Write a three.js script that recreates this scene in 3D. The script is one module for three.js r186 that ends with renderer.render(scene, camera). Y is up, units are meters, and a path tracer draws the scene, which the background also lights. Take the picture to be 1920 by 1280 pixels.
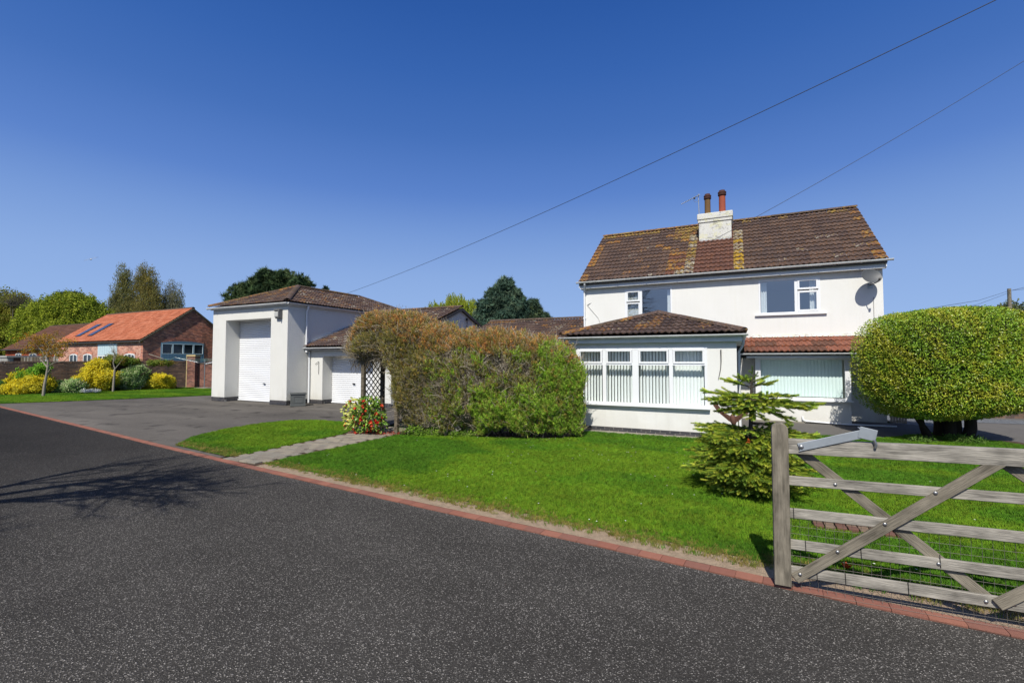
import * as THREE from 'three';
import { mergeGeometries, mergeVertices } from 'three/addons/utils/BufferGeometryUtils.js';
import { RoundedBoxGeometry } from 'three/addons/geometries/RoundedBoxGeometry.js';

// ------------------------------------------------------------------ camera, sky, sun, exposure
const R = THREE.MathUtils.degToRad, V3 = (x, y, z) => new THREE.Vector3(x, y, z);
const scene = new THREE.Scene();
const camera = new THREE.PerspectiveCamera(72.93, 1.5, 0.05, 3000);
camera.position.set(0, 1.8, 0);
camera.rotation.set(R(2.22), R(26.05), 0, 'YXZ');
scene.add(camera);
const renderer = new THREE.WebGLRenderer();
renderer.toneMapping = THREE.LinearToneMapping;
renderer.toneMappingExposure = 1.25;
renderer.shadowMap.enabled = true;

const SUN_AZ = R(9), SUN_EL = R(50);
const sunDir = V3(Math.sin(SUN_AZ) * Math.cos(SUN_EL), Math.sin(SUN_EL), Math.cos(SUN_AZ) * Math.cos(SUN_EL));
{
  const w = 512, h = 256, d = new Float32Array(w * h * 4);
  const keys = [[-90, 0.24, 0.28, 0.31], [-1, 0.28, 0.34, 0.42], [0, 0.2812, 0.4217, 0.671], [5, 0.244, 0.3742, 0.6393], [10, 0.2065, 0.33, 0.6024], [15, 0.1449, 0.2585, 0.5436], [19.5, 0.0856, 0.1846, 0.4778], [26, 0.049, 0.1321, 0.3928], [32, 0.0316, 0.1041, 0.3473], [38, 0.021, 0.0818, 0.301], [60, 0.0116, 0.0518, 0.2098], [90, 0.0083, 0.0385, 0.1641]];
  const v = V3();
  for (let j = 0; j < h; j++) for (let i = 0; i < w; i++) {
    const el = ((j + .5) / h - .5) * 180, az = ((i + .5) / w - .5) * 2 * Math.PI;
    let k = 0; while (k < keys.length - 2 && el > keys[k + 1][0]) k++;
    const a = keys[k], b = keys[k + 1], t = Math.min(1, Math.max(0, (el - a[0]) / (b[0] - a[0])));
    v.set(Math.cos(R(el)) * Math.cos(az), Math.sin(R(el)), Math.cos(R(el)) * Math.sin(az));
    const c = Math.max(0, v.dot(sunDir)), g = el > 0 ? .5 * Math.pow(c, 14) + .22 * Math.pow(c, 4) : 0, o = (j * w + i) * 4;
    d[o] = a[1] + (b[1] - a[1]) * t + g * .95; d[o + 1] = a[2] + (b[2] - a[2]) * t + g; d[o + 2] = a[3] + (b[3] - a[3]) * t + g * 1.02; d[o + 3] = 1;
  }
  const sky = new THREE.DataTexture(d, w, h, THREE.RGBAFormat, THREE.FloatType);
  sky.mapping = THREE.EquirectangularReflectionMapping; sky.magFilter = THREE.LinearFilter; sky.minFilter = THREE.LinearFilter; sky.needsUpdate = true;
  scene.background = sky; scene.environment = sky;
}
const sun = new THREE.DirectionalLight(new THREE.Color(1, .952, .862), 4.7);
sun.position.copy(sunDir).multiplyScalar(120).add(V3(-20, 0, -15)); sun.target.position.set(-20, 0, -15);
sun.castShadow = true; sun.shadow.mapSize.set(4096, 4096);
Object.assign(sun.shadow.camera, { left: -80, right: 60, top: 60, bottom: -60, near: 1, far: 300 });
scene.add(sun, sun.target);

// ------------------------------------------------------------------ helpers
function rngOf(seed) { let s = seed >>> 0; return () => { s = (s + 0x6D2B79F5) | 0; let t = Math.imul(s ^ (s >>> 15), 1 | s); t = (t + Math.imul(t ^ (t >>> 7), 61 | t)) ^ t; return ((t ^ (t >>> 14)) >>> 0) / 4294967296; }; }
const used = {};
function numbered(n) { const k = used[n] = (used[n] ?? -1) + 1; return k ? `${n}_${String(k).padStart(3, '0')}` : n; }
const shade = (o) => { o.castShadow = true; o.receiveShadow = true; return o; };
function tag(o, label, category, group) { if (label) o.userData.label = label; if (category) o.userData.category = category; if (group) o.userData.group = group; return o; }
function thing(name, label, category, base = [0, 0, 0], group) {
  const o = new THREE.Group(); o.name = numbered(name); o.position.set(...base); scene.add(o);
  return tag(o, label, category, group);
}
const strip = (g) => { for (const k of Object.keys(g.attributes)) if (!['position', 'normal', 'uv', 'color'].includes(k)) g.deleteAttribute(k); return g; };
function merge(gs) {
  gs = (Array.isArray(gs) ? gs : [gs]).map((g) => strip(g));
  if (gs.length === 1) return gs[0];
  return mergeGeometries(gs.map((g) => (g.index ? g.toNonIndexed() : g)));
}
// a part whose geometry is given in world metres, hung under a thing (or under a part of a thing)
function part(parent, name, gs, mat, kind) {
  const m = shade(new THREE.Mesh(merge(gs), mat)); m.name = name;
  if (parent.isGroup) m.position.copy(parent.position).negate();
  parent.add(m); if (kind) m.userData.kind = kind;
  return m;
}
function struct(name, gs, mat, label, category) { const m = shade(new THREE.Mesh(merge(gs), mat)); m.name = numbered(name); m.userData.kind = 'structure'; scene.add(m); return tag(m, label, category); }
function single(name, gs, mat, label, category, group) { const m = shade(new THREE.Mesh(merge(gs), mat)); m.name = numbered(name); scene.add(m); return tag(m, label, category, group); }
// uv in metres from the dominant axis of each vertex normal
function metre(g) {
  const p = g.attributes.position, n = g.attributes.normal, uv = new Float32Array(p.count * 2);
  for (let i = 0; i < p.count; i++) {
    const ax = Math.abs(n.getX(i)), ay = Math.abs(n.getY(i)), az = Math.abs(n.getZ(i));
    if (ax > ay && ax > az) { uv[2 * i] = p.getZ(i); uv[2 * i + 1] = p.getY(i); } else if (ay > az) { uv[2 * i] = p.getX(i); uv[2 * i + 1] = p.getZ(i); } else { uv[2 * i] = p.getX(i); uv[2 * i + 1] = p.getY(i); }
  }
  g.setAttribute('uv', new THREE.BufferAttribute(uv, 2)); return g;
}
const bx = (x0, x1, y0, y1, z0, z1) => metre(new THREE.BoxGeometry(Math.abs(x1 - x0), Math.abs(y1 - y0), Math.abs(z1 - z0)).translate((x0 + x1) / 2, (y0 + y1) / 2, (z0 + z1) / 2));
const rbx = (x0, x1, y0, y1, z0, z1, r = .006) => metre(new RoundedBoxGeometry(Math.abs(x1 - x0), Math.abs(y1 - y0), Math.abs(z1 - z0), 1, r).translate((x0 + x1) / 2, (y0 + y1) / 2, (z0 + z1) / 2));
function tube(pts, r0, r1 = r0, sides = 6) {
  const n = pts.length, pos = [], nor = [], uv = [], idx = []; let up = V3(0.13, 1, .21).normalize(), len = 0;
  for (let i = 0; i < n; i++) {
    const t = V3().subVectors(pts[Math.min(n - 1, i + 1)], pts[Math.max(0, i - 1)]).normalize();
    if (Math.abs(t.dot(up)) > .95) up = V3(1, .1, 0).normalize();
    const a = V3().crossVectors(t, up).normalize(), b = V3().crossVectors(a, t), r = r0 + (r1 - r0) * i / (n - 1);
    if (i) len += pts[i].distanceTo(pts[i - 1]);
    for (let k = 0; k <= sides; k++) { const q = k / sides * 2 * Math.PI, d = a.clone().multiplyScalar(Math.cos(q)).addScaledVector(b, Math.sin(q)); pos.push(pts[i].x + d.x * r, pts[i].y + d.y * r, pts[i].z + d.z * r); nor.push(d.x, d.y, d.z); uv.push(k / sides * .3, len); }
  }
  for (let i = 0; i < n - 1; i++) for (let k = 0; k < sides; k++) { const q = i * (sides + 1) + k; idx.push(q, q + sides + 1, q + 1, q + 1, q + sides + 1, q + sides + 2); }
  const g = new THREE.BufferGeometry(); g.setAttribute('position', new THREE.Float32BufferAttribute(pos, 3)); g.setAttribute('normal', new THREE.Float32BufferAttribute(nor, 3)); g.setAttribute('uv', new THREE.Float32BufferAttribute(uv, 2)); g.setIndex(idx); return g;
}
const bar = (a, b, r, sides = 6) => tube([V3(...a), V3(...b)], r, r, sides);
function extr(pts, holes, depth, place) { // outline in (x,y), extruded along +z, then moved by place(geometry)
  const s = new THREE.Shape(pts.map((p) => new THREE.Vector2(...p)));
  for (const h of holes) s.holes.push(new THREE.Path(h.map((p) => new THREE.Vector2(...p))));
  const g = new THREE.ExtrudeGeometry(s, { depth, bevelEnabled: false, curveSegments: 10 }); if (place) place(g); return metre(g);
}
const rect = (x0, x1, y0, y1) => [[x0, y0], [x1, y0], [x1, y1], [x0, y1]];
function sheet(poly, y) { // flat ground polygon, [x,z] points
  const s = new THREE.Shape(poly.map(([x, z]) => new THREE.Vector2(x, -z)));
  return metre(new THREE.ShapeGeometry(s).rotateX(-Math.PI / 2).translate(0, y, 0));
}
const inPoly = (poly, x, z) => { let c = false; for (let i = 0, j = poly.length - 1; i < poly.length; j = i++) { const [xi, zi] = poly[i], [xj, zj] = poly[j]; if ((zi > z) !== (zj > z) && x < (xj - xi) * (z - zi) / (zj - zi) + xi) c = !c; } return c; };
function lerpTab(tab, x) { if (x <= tab[0][0]) return tab[0][1]; for (let i = 1; i < tab.length; i++) if (x <= tab[i][0]) { const [a, fa] = tab[i - 1], [b, fb] = tab[i]; return fa + (fb - fa) * (x - a) / (b - a); } return tab[tab.length - 1][1]; }
// smooth value noise
const hash2 = (x, y, s) => { let h = Math.imul(x | 0, 374761393) + Math.imul(y | 0, 668265263) + Math.imul(s | 0, 974711); h = Math.imul(h ^ (h >>> 13), 1274126177); return ((h ^ (h >>> 16)) >>> 0) / 4294967296; };
function vnoise(x, y, s = 0, per = 0) {
  let x0 = Math.floor(x), y0 = Math.floor(y); const fx = x - x0, fy = y - y0, u = fx * fx * (3 - 2 * fx), v = fy * fy * (3 - 2 * fy); let x1 = x0 + 1, y1 = y0 + 1;
  if (per) { x0 = ((x0 % per) + per) % per; y0 = ((y0 % per) + per) % per; x1 = ((x1 % per) + per) % per; y1 = ((y1 % per) + per) % per; }
  const a = hash2(x0, y0, s), b = hash2(x1, y0, s), c = hash2(x0, y1, s), d = hash2(x1, y1, s);
  return a + (b - a) * u + (c - a) * v + (a - b - c + d) * u * v;
}
function fbm(x, y, s, oct = 4, per = 0) { let f = 0, a = .5, t = 0; for (let o = 0; o < oct; o++) { f += a * vnoise(x, y, s + o * 17, per); t += a; a *= .5; x *= 2; y *= 2; per *= 2; } return f / t; }
function texture(w, h, fn, srgb, rep = [1, 1]) { // fn(x,y) -> [r,g,b] 0..1
  const d = new Uint8Array(w * h * 4);
  for (let j = 0; j < h; j++) for (let i = 0; i < w; i++) { const c = fn(i, j), o = (j * w + i) * 4; d[o] = Math.max(0, Math.min(255, c[0] * 255)); d[o + 1] = Math.max(0, Math.min(255, c[1] * 255)); d[o + 2] = Math.max(0, Math.min(255, c[2] * 255)); d[o + 3] = 255; }
  const t = new THREE.DataTexture(d, w, h, THREE.RGBAFormat); t.wrapS = t.wrapT = THREE.RepeatWrapping; t.magFilter = THREE.LinearFilter; t.minFilter = THREE.LinearMipmapLinearFilter; t.generateMipmaps = true; t.repeat.set(...rep); if (srgb) t.colorSpace = THREE.SRGBColorSpace; t.needsUpdate = true; return t;
}
const lin = (r, g, b) => new THREE.Color().setRGB(r, g, b);
const TONE = .8;
const std = (c, o = {}) => new THREE.MeshPhysicalMaterial({ color: lin(c[0] * TONE, c[1] * TONE, c[2] * TONE), roughness: .8, specularIntensity: (o.roughness ?? .8) > .7 ? .35 : 1, ...o });
const gray = (v) => [v, v, v];

// ------------------------------------------------------------------ textures and materials
const rT = rngOf(77);
// fine mottling round 1 that multiplies a base colour (linear), 512 px
const mottle = texture(512, 512, (i, j) => { const f = fbm(i / 64, j / 64, 3, 5, 8), g = fbm(i / 8, j / 8, 9, 2, 64); return gray(.74 + .22 * f + .12 * (g - .5)); }, false, [1 / 1.6, 1 / 1.6]);
const fineBump = texture(512, 512, (i, j) => gray(.5 * vnoise(i / 3, j / 3, 5, 0) + .5 * fbm(i / 16, j / 16, 6, 3, 32)), false, [2, 2]);
const wallMap = texture(1024, 1024, (i, j) => { // covers 7.3 m by 8 m, so that the grime keeps to its height on the wall
  const x = i / 1024 * 7.3, y = j / 1024 * 8, f = fbm(i / 64, j / 64, 21, 5, 16), g = vnoise(i / 2, j / 2, 8), st = vnoise(i / 5, j / 90, 5) * vnoise(i / 17, j / 60, 6), splash = Math.max(0, 1 - y / (.25 + .35 * vnoise(i / 22, 3, 12))), sill = [.66, 3.16, 2.34, 4.4].reduce((a, q) => a + (y < q ? Math.max(0, 1 - (q - y) / (.2 + .7 * vnoise(i / 6, q * 9, 13))) * Math.max(0, vnoise(i / 5, q * 5, 14) - .55) : 0), 0);
  const v = .955 + .06 * (f - .4) - .022 * st - .15 * splash * (.5 + f) - .10 * sill + .025 * (g - .5); return [v, v * (1 - .012 * splash), v * (1 - .03 * splash - .02 * st)];
}, false, [1 / 7.3, 1 / 8]);
const M = {};
M.render = std([.875, .87, .83], { map: wallMap, roughness: .92, bumpMap: fineBump, bumpScale: .003 });
M.garageRender = std([.80, .79, .735], { map: wallMap, roughness: .92, bumpMap: fineBump, bumpScale: .004 });
M.pebble = std([.84, .83, .77], { map: wallMap, roughness: .95, bumpMap: texture(512, 512, (i, j) => gray(fbm(i / 10, j / 10, 31, 2, 0)), false, [1, 1]), bumpScale: .012 });
M.chimney = std([.80, .79, .75], { map: texture(512, 512, (i, j) => { const f = fbm(i / 80, j / 80, 44, 5), g = fbm(i / 14, j / 14, 45, 3), k = f * .6 + g * .4; const s = k > .62 ? .62 : k > .57 ? .85 : 1; const y = fbm(i / 60 + 7, j / 30, 46, 3) > .63 ? .8 : 1; return [s * (.9 + .1 * g), s * (.9 + .1 * g) * (.95 + .05 * y), s * (.88 + .1 * g) * y]; }, false, [.8, .8]), roughness: .95, bumpMap: fineBump, bumpScale: .008 });
M.pvc = std([.88, .895, .905], { roughness: .28 });
M.gutter = std([.94, .95, .94], { roughness: .4, map: mottle });
M.fascia = std([.88, .90, .91], { roughness: .5, map: mottle });
M.fasciaDark = std([.055, .045, .04], { roughness: .6 });
M.glass = new THREE.MeshPhysicalMaterial({ color: lin(.97, 1, .99), transmission: 1, thickness: 0, roughness: 0, ior: 1.5 });
M.glassSky = new THREE.MeshPhysicalMaterial({ color: lin(.97, 1, .99), transmission: 1, thickness: 0, roughness: 0, ior: 3.1 });
M.blind = new THREE.MeshPhysicalMaterial({ color: lin(.93, .96, .96), roughness: .8, transmission: .2, thickness: 0 });
M.bayBlind = new THREE.MeshPhysicalMaterial({ color: lin(.80, .93, .92), roughness: .8, transmission: .2, thickness: 0 });
M.curtain = new THREE.MeshPhysicalMaterial({ color: lin(.82, .86, .88), roughness: .9, transmission: .3, thickness: 0 });
M.inside = std([.62, .60, .56], { roughness: .95 });
M.insideDark = std([.20, .19, .18], { roughness: .95 });
M.carpet = std([.22, .18, .14], { roughness: 1 });
M.mortar = std([.42, .40, .36], { roughness: 1, bumpMap: fineBump, bumpScale: .003 });
M.blueBrick = [0, 1, 2].map((k) => std([[.062, .060, .066], [.085, .078, .08], [.05, .05, .058]][k], { roughness: .7, map: mottle }));
M.kerb = [0, 1, 2, 3].map((k) => std([[.34, .14, .097], [.305, .13, .093], [.37, .16, .11], [.295, .135, .10]][k], { roughness: .9, map: mottle, bumpMap: fineBump, bumpScale: .003 }));
M.steel = std([.50, .53, .55], { roughness: .42, metalness: .75 });
M.galv = std([.42, .46, .49], { roughness: .5, metalness: .35, map: mottle });
M.bolt = std([.42, .42, .41], { roughness: .42, metalness: .9 });
M.wire = std([.22, .20, .17], { roughness: .55, metalness: .6 });
M.cable = std([.03, .03, .032], { roughness: .6 });
M.rollSlat = std([.86, .87, .88], { roughness: .36 });
M.black = std([.02, .02, .02], { roughness: .5 });
M.dish = std([.10, .105, .11], { roughness: .55, map: mottle });
M.terracotta = std([.40, .105, .06], { roughness: .8, map: mottle });
M.potBrown = std([.20, .115, .05], { roughness: .85, map: mottle });
M.potDark = std([.07, .03, .025], { roughness: .75 });
M.lead = std([.42, .44, .46], { roughness: .6, metalness: .2, map: mottle });
M.rust = std([.17, .085, .06], { roughness: .75, metalness: .25, map: mottle });
// roof tiles: one speckled sheet, many tones
const tileMap = texture(512, 512, (i, j) => {
  const f = fbm(i / 40, j / 40, 61, 4), g = vnoise(i / 3, j / 3, 62), h = fbm(i / 12, j / 12, 66, 2); let r = .66 + .45 * (f - .4) + .18 * (g - .5), q = r, b = r;
  if (h > .70 && g > .42) { const t = .5 + .4 * g; r = r + t * 1.1; q = q + t * 1.02; b = b + t * .9; }
  const o = fbm(i / 22 + 31, j / 22, 64, 3); if (o > .69) { r = 1.0; q = .62; b = .2; }
  return [r, q, b].map((v) => v * .62);
}, false, [1 / .9, 1 / .9]);
const tileTone = { // multiplied by the sheet's ~0.42 mean
  brown: [[.152, .104, .085], [.134, .092, .078], [.170, .114, .09], [.122, .086, .076]],
  dull: [[.140, .098, .086], [.120, .085, .078], [.165, .118, .10], [.105, .076, .072]],
  red: [[.33, .135, .092], [.28, .118, .085], [.37, .155, .105], [.25, .11, .085]],
  warm: [[.20, .10, .072], [.175, .09, .07]],
  orange: [[.62, .27, .05], [.55, .22, .05], [.50, .25, .07]],
  yellow: [[.46, .33, .08], [.40, .28, .08], [.36, .26, .10]],
  white: [[.62, .56, .44], [.50, .45, .36]],
};
for (const k of Object.keys(tileTone)) tileTone[k] = tileTone[k].map((c) => std(c.map((v) => v * 1.5), { map: tileMap, roughness: .88, bumpMap: fineBump, bumpScale: .004 }));
const lichenMap = (seed, cover, tones, base) => texture(256, 256, (i, j) => {
  const f = fbm(i / 26, j / 26, seed, 4), g = vnoise(i / 3, j / 3, seed + 3), on = f + .12 * (g - .5) > cover, t = tones[Math.floor(hash2(Math.floor(i / 34), Math.floor(j / 34), seed) * tones.length)], k = .7 + .6 * g; const w = !on && g > .93 ? 3 : 1;
  return (on ? t : base).map((v) => v * k * w);
}, false, [1 / .62, 1 / .62]);
const BR = [.115, .070, .055], lich = (seed, cover, tones, base = BR) => std([1, 1, 1], { map: lichenMap(seed, cover, tones, base), roughness: .9, bumpMap: fineBump, bumpScale: .004 });
const OR = [[.30, .135, .03], [.26, .12, .035], [.33, .16, .045], [.28, .19, .06]], YE = [[.27, .19, .055], [.23, .165, .06], [.30, .21, .05], [.28, .15, .04]], WH = [[.40, .37, .30], [.33, .30, .24], [.30, .22, .08]];
tileTone.orange = [lich(141, .53, OR), lich(142, .46, OR), lich(143, .58, OR)];
tileTone.yellow = [lich(144, .38, YE), lich(145, .44, YE), lich(146, .50, YE)];
tileTone.white = [lich(147, .42, WH), lich(148, .55, WH)];
tileTone.spot = [lich(149, .66, WH, [.105, .072, .062]), lich(150, .64, OR, [.11, .07, .058])];
tileTone.gold = [lich(151, .36, [[.42, .26, .03], [.36, .22, .03]]), lich(152, .45, [[.42, .26, .03], [.40, .36, .24]])];
M.ridge = std([.20, .145, .105], { map: tileMap, roughness: .9 });
// wood of the gate: grain along u
const woodMap = texture(1024, 256, (i, j) => {
  const g = fbm(i / 60, j / 5, 81, 4), s = fbm(i / 34, j / 40, 83, 4), k = vnoise(i / 12, j / 1.6, 85); let v = .52 + .26 * (g - .5) + .62 * (s - .5) + .07 * (k - .5);
  if (vnoise(i / 24, j / 3, 90) > .87) v *= .84; return [v * 1.0, v * .965, v * .90];
}, false, [1 / 3.4, 1 / .3]);
const woodBump = texture(1024, 256, (i, j) => gray(.6 * fbm(i / 46, j / 4, 81, 3) + .4 * vnoise(i / 10, j / 1.5, 88)), false, [1 / 3.4, 1 / .3]);
M.wood = std([.60, .575, .525], { map: woodMap, bumpMap: woodBump, bumpScale: .004, roughness: .9 });
M.woodBrown = std([.40, .365, .30], { map: woodMap, bumpMap: woodBump, bumpScale: .004, roughness: .9 });
M.woodDark = std([.30, .26, .20], { map: woodMap, bumpMap: woodBump, bumpScale: .003, roughness: .9 });
M.woodPale = std([.75, .62, .50], { map: woodMap, bumpMap: woodBump, bumpScale: .003, roughness: .9 });
// bricks too far off to pick apart (barn, garden wall)
function brickTex(tones, mortar, seed, stain) {
  const W = 1024, cols = 10, rows = 30, bw = W / cols, bh = W / rows;
  return texture(W, W, (i, j) => {
    const r = Math.floor(j / bh), off = (r % 2) * bw / 2, c = Math.floor(((i + off) % W) / bw), u = ((i + off) % W) - c * bw, v = j - r * bh, n = fbm(i / 20, j / 20, seed, 3), st = stain ? fbm(i / 200, j / 200, seed + 9, 4, 0) : .5;
    if (u < 4.5 || v < 4.5) return mortar.map((x) => x * (.8 + .4 * n) * (.7 + .6 * st));
    const t = tones[Math.floor(hash2(c, r, seed) * tones.length)], q = (.72 + .5 * n) * (.55 + .9 * st) * (.85 + .3 * hash2(c + 7, r + 3, seed)); return t.map((x) => x * q);
  }, false, [1 / 2.25, 1 / 2.25]);
}
M.barnBrick = std([1, 1, 1], { map: brickTex([[.50, .20, .13], [.58, .27, .18], [.42, .16, .12], [.62, .33, .24]], [.52, .46, .40], 101, true), roughness: .95, bumpMap: fineBump, bumpScale: .006 });
M.barnBrick2 = std([1.5, 1.25, 1.12], { map: brickTex([[.36, .15, .11], [.42, .18, .12], [.28, .12, .10], [.46, .23, .17], [.22, .11, .10]], [.34, .29, .25], 111, true), roughness: .95, bumpMap: fineBump, bumpScale: .006 });
M.wallBrick = std([.92, .98, .95], { map: brickTex([[.165, .095, .075], [.13, .08, .068], [.20, .12, .09], [.11, .072, .064]], [.14, .125, .11], 121, true), roughness: .97, bumpMap: fineBump, bumpScale: .006 });
M.pillarBrick = std([1, 1, 1], { map: brickTex([[.26, .11, .085], [.20, .09, .075], [.30, .13, .09]], [.24, .2, .17], 131, true), roughness: .97 });
M.creamEdge = std([.62, .48, .25], { roughness: .95, map: mottle });
M.barnTileA = std([1, 1, 1], { roughness: .9, map: mottle });
M.darkGlass = std([.03, .035, .04], { roughness: .08 });
M.skylight = std([.055, .062, .10], { roughness: .12 });
M.paleBlue = std([.56, .70, .76], { roughness: .6 });
M.slateBlue = std([.145, .27, .38], { roughness: .6 });
M.whitePaint = std([.80, .81, .80], { roughness: .5 });
M.shed = std([.44, .43, .40], { roughness: .8, map: mottle });
M.bark = std([.17, .145, .115], { map: mottle, roughness: 1, bumpMap: fineBump, bumpScale: .02 });
M.barkDark = std([.075, .055, .04], { map: mottle, roughness: 1, bumpMap: fineBump, bumpScale: .02 });
M.barkPale = std([.36, .32, .26], { map: mottle, roughness: 1 });
M.twig = std([1, 1, 1], { roughness: 1, specularIntensity: .2 });
const leafMat = (rough = .9, tr = .3) => new THREE.MeshPhysicalMaterial({ color: lin(1, 1, 1), roughness: rough, transmission: tr, thickness: 0, specularIntensity: .2, side: THREE.DoubleSide });
M.leaf = leafMat(.95, .42);
M.leafGloss = new THREE.MeshPhysicalMaterial({ color: lin(1, 1, 1), roughness: .42, specularIntensity: .6, side: THREE.DoubleSide });
M.leafWaxy = new THREE.MeshPhysicalMaterial({ color: lin(1, 1, 1), roughness: .36, specularIntensity: .7, side: THREE.DoubleSide });
M.needle = new THREE.MeshPhysicalMaterial({ color: lin(1, 1, 1), roughness: .8, specularIntensity: .3, side: THREE.DoubleSide });
M.grassBlade = leafMat(.9, .35);

// ------------------------------------------------------------------ ground
// road: dark tarmac with pale chips
{
  const N = 2048, size = 5.2, buf = new Float32Array(N * N), hb = new Float32Array(N * N), r = rngOf(5);
  for (let j = 0; j < N; j++) for (let i = 0; i < N; i++) { const f = fbm(i / 256, j / 256, 201, 4, 8), g = vnoise(i / 3, j / 3, 203), k = hash2(i, j, 7); buf[j * N + i] = .019 + .012 * f + .020 * g * g + .012 * k; hb[j * N + i] = .35 * g + .1 * k; }
  for (let n = 0; n < 300000; n++) {
    const x = r() * N, y = r() * N, a = .9 + 1.35 * r() * r(), e = .5 + .5 * r(), th = r() * Math.PI, v = .05 + .30 * Math.pow(r(), 2.0), c = Math.cos(th), s = Math.sin(th), m = Math.ceil(a);
    for (let q = -m; q <= m; q++) for (let p = -m; p <= m; p++) { const u = (p * c + q * s) / a, w = (-p * s + q * c) / (a * e); if (u * u + w * w < 1) { const o = ((Math.floor(y + q) + N) % N) * N + ((Math.floor(x + p) + N) % N); buf[o] = v * (.9 + .2 * r()); hb[o] = .6 + .4 * r(); } }
  }
  const enc = (v) => (v <= .0031308 ? v * 12.92 : 1.055 * Math.pow(v, 1 / 2.4) - .055);
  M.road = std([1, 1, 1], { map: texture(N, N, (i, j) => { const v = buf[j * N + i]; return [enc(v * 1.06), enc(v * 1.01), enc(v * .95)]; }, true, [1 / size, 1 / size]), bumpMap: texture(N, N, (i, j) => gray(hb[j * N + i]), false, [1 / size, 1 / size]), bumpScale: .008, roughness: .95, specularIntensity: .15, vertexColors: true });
}
M.drive = std([.255, .23, .20], { map: texture(1024, 1024, (i, j) => { // 24 m square, no repeats in view
  const f = fbm(i / 90, j / 30, 211, 5), b = fbm(i / 160 + 5, j / 46 + 3, 214, 3), g = hash2(i, j, 213), h = hash2(i, j, 9) > .985 ? .22 : 0, oil = Math.max(0, fbm(i / 18, j / 18, 217, 3) - .66) * 1.6; return gray(.42 + .34 * (f - .5) + .55 * Math.max(0, b - .52) + .07 * g + h - oil); }, false, [1 / 24, 1 / 24]), roughness: .95, bumpMap: fineBump, bumpScale: .004 });
M.turf = std([.10, .20, .018], { map: texture(1024, 1024, (i, j) => { const f = fbm(i / 100, j / 100, 221, 4), g = vnoise(i / 2.5, j / 5, 222); return [.55 + .5 * g * .8 + .25 * f, .6 + .45 * g * .8 + .2 * f, .55 + .4 * g]; }, false, [1 / 2.4, 1 / 2.4]), roughness: 1, bumpMap: fineBump, bumpScale: .02 });
M.soil = std([.60, .45, .31], { map: texture(1024, 1024, (i, j) => { const f = fbm(i / 50, j / 50, 231, 5), g = hash2(i >> 2, j >> 2, 4), h = hash2(i >> 2, j >> 2, 8) > .96 ? .35 : 0; return gray(.52 + .36 * f + .14 * g + h); }, false, [1 / 1.1, 1 / 1.1]), roughness: 1, bumpMap: fineBump, bumpScale: .02 });
M.darkSoil = std([.14, .09, .06], { map: mottle, roughness: 1, bumpMap: fineBump, bumpScale: .02 });
M.concrete = std([.36, .33, .27], { map: mottle, roughness: .95, bumpMap: fineBump, bumpScale: .003 });
M.patio = std([.16, .15, .14], { map: mottle, roughness: .95, bumpMap: fineBump, bumpScale: .003 });
M.field = std([.07, .115, .03], { map: mottle, roughness: 1 });
M.paver = [0, 1, 2, 3].map((k) => std([[.33, .29, .225], [.29, .262, .215], [.37, .325, .25], [.27, .235, .19]][k], { map: mottle, roughness: .95, bumpMap: fineBump, bumpScale: .004 }));

struct('ground', new THREE.CircleGeometry(900, 64).rotateX(-Math.PI / 2).translate(0, -.05, 0), M.field);
// middle line of the brick edging along the road
const kerbPts = [[-70, -12.9], [-45, -9.9], [-34, -8.45], [-25.35, -7.3], [-18.34, -6.43], [-13.87, -5.87], [-10.83, -5.48], [-8.57, -5.22], [-7.15, -5.05], [-5.04, -4.83], [-3.45, -4.67], [-2.23, -4.56], [-1.26, -4.47], [-.47, -4.39], [.19, -4.33], [.73, -4.28], [1.21, -4.25], [1.64, -4.23], [4, -4.16], [9, -4.1], [30, -4.0]];
const kz = (x) => lerpTab(kerbPts, x);
{
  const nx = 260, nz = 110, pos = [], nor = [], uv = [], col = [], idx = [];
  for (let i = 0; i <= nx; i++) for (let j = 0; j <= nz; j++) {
    const x = -70 + 100 * i / nx, z0 = kz(x) + .05, t = j / nz, z = z0 + t * t * (40 - z0), d = z - z0, grazingFade = Math.exp(-Math.pow(Math.max(0, -x - 2) / 8.5, 2)), tr = Math.exp(-Math.pow((d - 1.5) / .35, 2)) + Math.exp(-Math.pow((d - 3.1) / .35, 2)), n = fbm(x * .45 + 60, z * .9 + 60, 241, 4), m = fbm(x * 1.7 + 60, z * 2.3 + 60, 243, 3), f = (.50 + .74 * grazingFade) * (1 - .10 * tr) * (.80 + .42 * n) * (.9 + .2 * m) * (1 + .30 * Math.exp(-d / .12));  // far road painted darker, standing for how a grazing view dims the chips
    pos.push(x, 0, z); nor.push(0, 1, 0); uv.push(x, z); col.push(f * 1.02, f, f * (1 - .03 * grazingFade));
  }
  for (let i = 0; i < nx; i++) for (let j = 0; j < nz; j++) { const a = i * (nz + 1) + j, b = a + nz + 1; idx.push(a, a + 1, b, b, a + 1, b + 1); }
  const g = new THREE.BufferGeometry(); g.setAttribute('position', new THREE.Float32BufferAttribute(pos, 3)); g.setAttribute('normal', new THREE.Float32BufferAttribute(nor, 3)); g.setAttribute('uv', new THREE.Float32BufferAttribute(uv, 2)); g.setAttribute('color', new THREE.Float32BufferAttribute(col, 3)); g.setIndex(idx); struct('road', g, M.road);
}
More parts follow.
